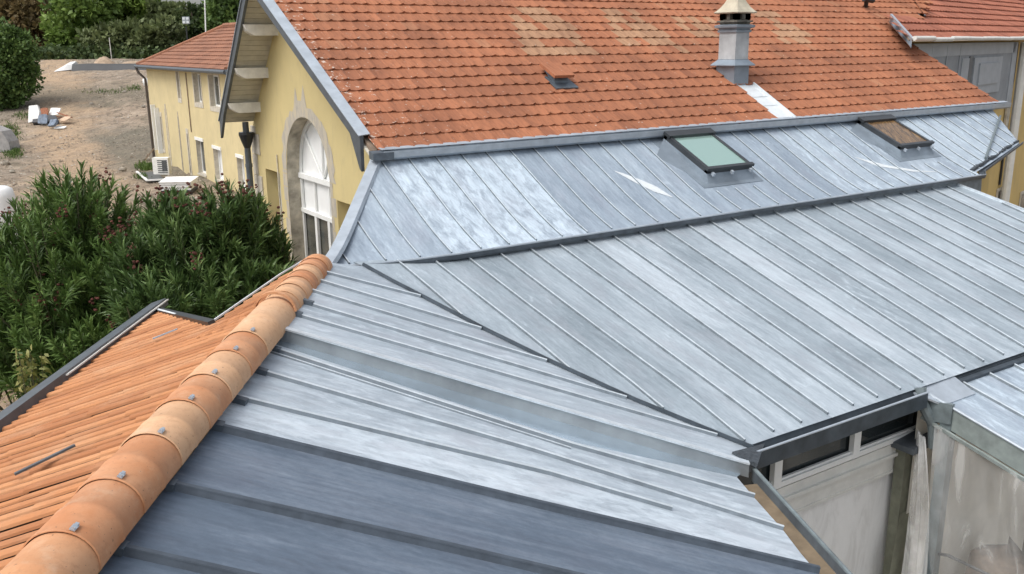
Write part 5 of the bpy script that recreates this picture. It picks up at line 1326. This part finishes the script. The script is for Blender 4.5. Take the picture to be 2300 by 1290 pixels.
# tarpaulin bank and mound far back
mb = MB(); pts = [(150, 158), (330, 154), (335, 143), (250, 145), (160, 149)]; P_ = [gpos(p) for p in pts]
a, b = gpos((160, 160)), gpos((330, 158)); hgt = .75
vs_ = []
for i in range(15):
    t = i/14; p = a+(b-a)*t; z = terrain(p[0], p[1])
    vs_ += [V(p[0], p[1], z), V(p[0], p[1], z+hgt*(.9+.1*math.sin(i*.45)))+FH*.4, V(p[0], p[1], z+hgt*.9)+FH*1.8, V(p[0], p[1], z)+FH*3]
mb.add(vs_, [[i*4+j, i*4+j+1, i*4+4+j+1, i*4+4+j] for i in range(14) for j in range(3)]+[[0, 1, 2, 3]]); one('tarpaulin_bank', mb, 'tarp_dark', 'long dark tarpaulin-covered bank across the end of the track', 'tarpaulin')
mb = MB(); a, b = gpos((126, 161)), gpos((165, 157)); vs_ = []
for i in range(7):
    t = i/6; p = a+(b-a)*t; z = terrain(p[0], p[1]); h = .2+.65*min(1, t*1.6)
    vs_ += [V(p[0], p[1], z)-FH*.5, V(p[0], p[1], z+h*.7), V(p[0], p[1], z+h)+FH*.9, V(p[0], p[1], z)+FH*2]
mb.add(vs_, [[i*4+j, i*4+j+1, i*4+4+j+1, i*4+4+j] for i in range(6) for j in range(3)]+[[24, 25, 26, 27], [0, 3, 2, 1]]); one('plastic_cover', mb, 'sack_white', 'white plastic cover at the left end of the dark tarpaulin bank', 'plastic cover')
def mound(px, py, rpx, hpx, label, d=None):
    b = gpos((px, py)); k = np.linalg.norm(b-CAM)/FOC; mb = MB(); R_, H_ = rpx*k, hpx*k; r = random.Random(px); vs_ = []
    for i in range(9):
        for j in range(20):
            t = i/8; a = 2*math.pi*j/20; vs_.append(b+V(R_*t*math.cos(a), R_*t*math.sin(a), H_*math.cos(t*math.pi/2)**1.2*r.uniform(.9, 1.08)-.15))
    mb.add(vs_, [[i*20+j, i*20+(j+1) % 20, i*20+20+(j+1) % 20, i*20+20+j] for i in range(8) for j in range(20)]); return one('earth_mound', mb, 'earth', label, 'earth mound', 'earth mounds beyond the track', True)
mound(235, 148, 28, 20, 'rounded sandy mound, the tallest, behind the dark tarpaulin'); mound(300, 147, 42, 11, 'low long sandy mound right of the tall one')
# flagpole, floodlight mast, thin post
b = at_d((463, 100), 75); mb = MB(); t = at_d((459, -25), 75); mb.tube([V(b[0], b[1], terrain(b[0], b[1])), V(b[0], b[1], b[2]), t], [.07, .06, .04], 8); one('flagpole', mb, 'white_paint', 'thin white flagpole rising behind the hipped house roof', 'flagpole')
b = at_d((418, 60), 100); root = thing('floodlight_mast', 'floodlight on a dark mast among the trees', 'lamp', V(b[0], b[1], terrain(b[0], b[1])))
mb = MB(); mb.tube([V(b[0], b[1], terrain(b[0], b[1])), V(b[0], b[1], b[2])], .07, 8); mb.build('mast', 'dark_metal', root)
lp = at_d((418, 46), 100); mb = MB(); mb.obox(lp, RH*.36, UP*.36, FH*.1); mb.build('lamp_housing', 'grey_cladding_light', root)
mb = MB()
for i in (-.2, .2):
    for j in (-.18, .18): mb.obox(lp+RH*i+UP*j-FH*.13, RH*.13, UP*.12, FH*.03)
mb.build('lamp_glass', 'white_zinc', root)
b = at_d((247, 100), 112); mb = MB(); gz = terrain(b[0], b[1]); mb.tube([V(b[0], b[1], gz), V(b[0], b[1], at_d((247, 85), 112)[2])], .05, 6); one('post', mb, 'rust_white', 'thin pale post at the edge of the wood above the mound', 'post')
# things beside the house
b = gpos((368, 408)); b = V(12.9, 58.2, .0); root = thing('air_conditioner', 'cream outdoor air-conditioning unit against the house wall', 'air conditioner', V(12.9, 57.6, 0))
q = at_d((366, 392), V(12.9, 57.6, 0) @ FH); qc = V(q[0], q[1], 0); ww, hh2 = 17*57/FOC*1.0, 1.0
mb = MB(); mb.obox(qc+UP*(.1+hh2/2), RH*ww, FH*.25, UP*hh2/2); mb.build('casing', 'bracket_paint', root)
mb = MB()
for i in range(7): mb.obox(qc+UP*(.22+i*.12)+RH*ww*.25-FH*.255, RH*ww*.62, FH*.012, UP*.025)
mb.obox(qc+UP*.62+RH*ww*.52-FH*.252, RH*ww*.32, FH*.008, UP*.33); mb.build('grille', 'grille_dark', root)
q = gpos((405, 432)); root = thing('wrapped_pallet', 'white plastic-wrapped stack on a dark pallet in front of the house door', 'pallet', q)
u = unit(RH+FH*.1); f = unit(FH-RH*.15); mb = MB()
for i in (-.7, 0, .7): mb.obox(q+UP*.1+u*i, u*.06, f*1.0, UP*.08)
mb.obox(q+UP*.2, u*.78, f*1.0, UP*.03); mb.build('pallet_base', 'bin_black', root)
for i, (z, s_) in enumerate(((.30, .74), (.45, .78), (.60, .80))):
    mb = MB(); mb.obox(q+UP*z, u*s_, f*s_*1.3, UP*.065); mb.build('sheet_pack', 'sack_white', root)
mb = MB(); mb.slab([q+UP*.69+u*x+f*y for x, y in ((-.84, -1.08), (.82, -1.1), (.84, 1.05), (-.2, 1.1), (-.86, 1.06))], UP, .02); mb.rock(q+UP*.68+f*.2, .35, (1, 1, .12)); mb.build('plastic_wrap', 'sack_white', root)
fr_ = [gpos(p) for p in ((308, 392), (331, 412), (372, 410), (352, 390))]
root = thing('framed_panel', 'dark mesh panel with a white edge lying on the grass', 'panel', fr_[1]); mb = MB(); mb.slab([p+UP*.12 for p in fr_], UP, .05); mb.build('mesh_panel', 'grille_dark', root)
mb = MB(); mb.beam(fr_[0]+UP*.12, fr_[1]+UP*.12, UP, .12, .08); mb.beam(fr_[1]+UP*.12, fr_[2]+UP*.12, UP, .12, .08); mb.build('white_edge', 'white_paint', root)
a = gpos((327, 362)); b = hx((346, 336), XH-.1); mb = MB(); mb.beam(a+UP*.05, b, unit(UP-RH), .14, .08); one('leaning_plank', mb, 'wood_weathered', 'dark plank leaning on the far corner of the house', 'plank')
b = gpos((330, 193)); k = np.linalg.norm(b-CAM)/FOC; mb = MB(); mb.rock(b+UP*6*k, 9*k, (1, 1, 1.0)); one('white_bag', mb, 'sack_white', 'white bulk bag behind the house corner', 'bag', None, True)
print('objects', len(bpy.data.objects), 'verts', sum(len(m_.vertices) for m_ in bpy.data.meshes))
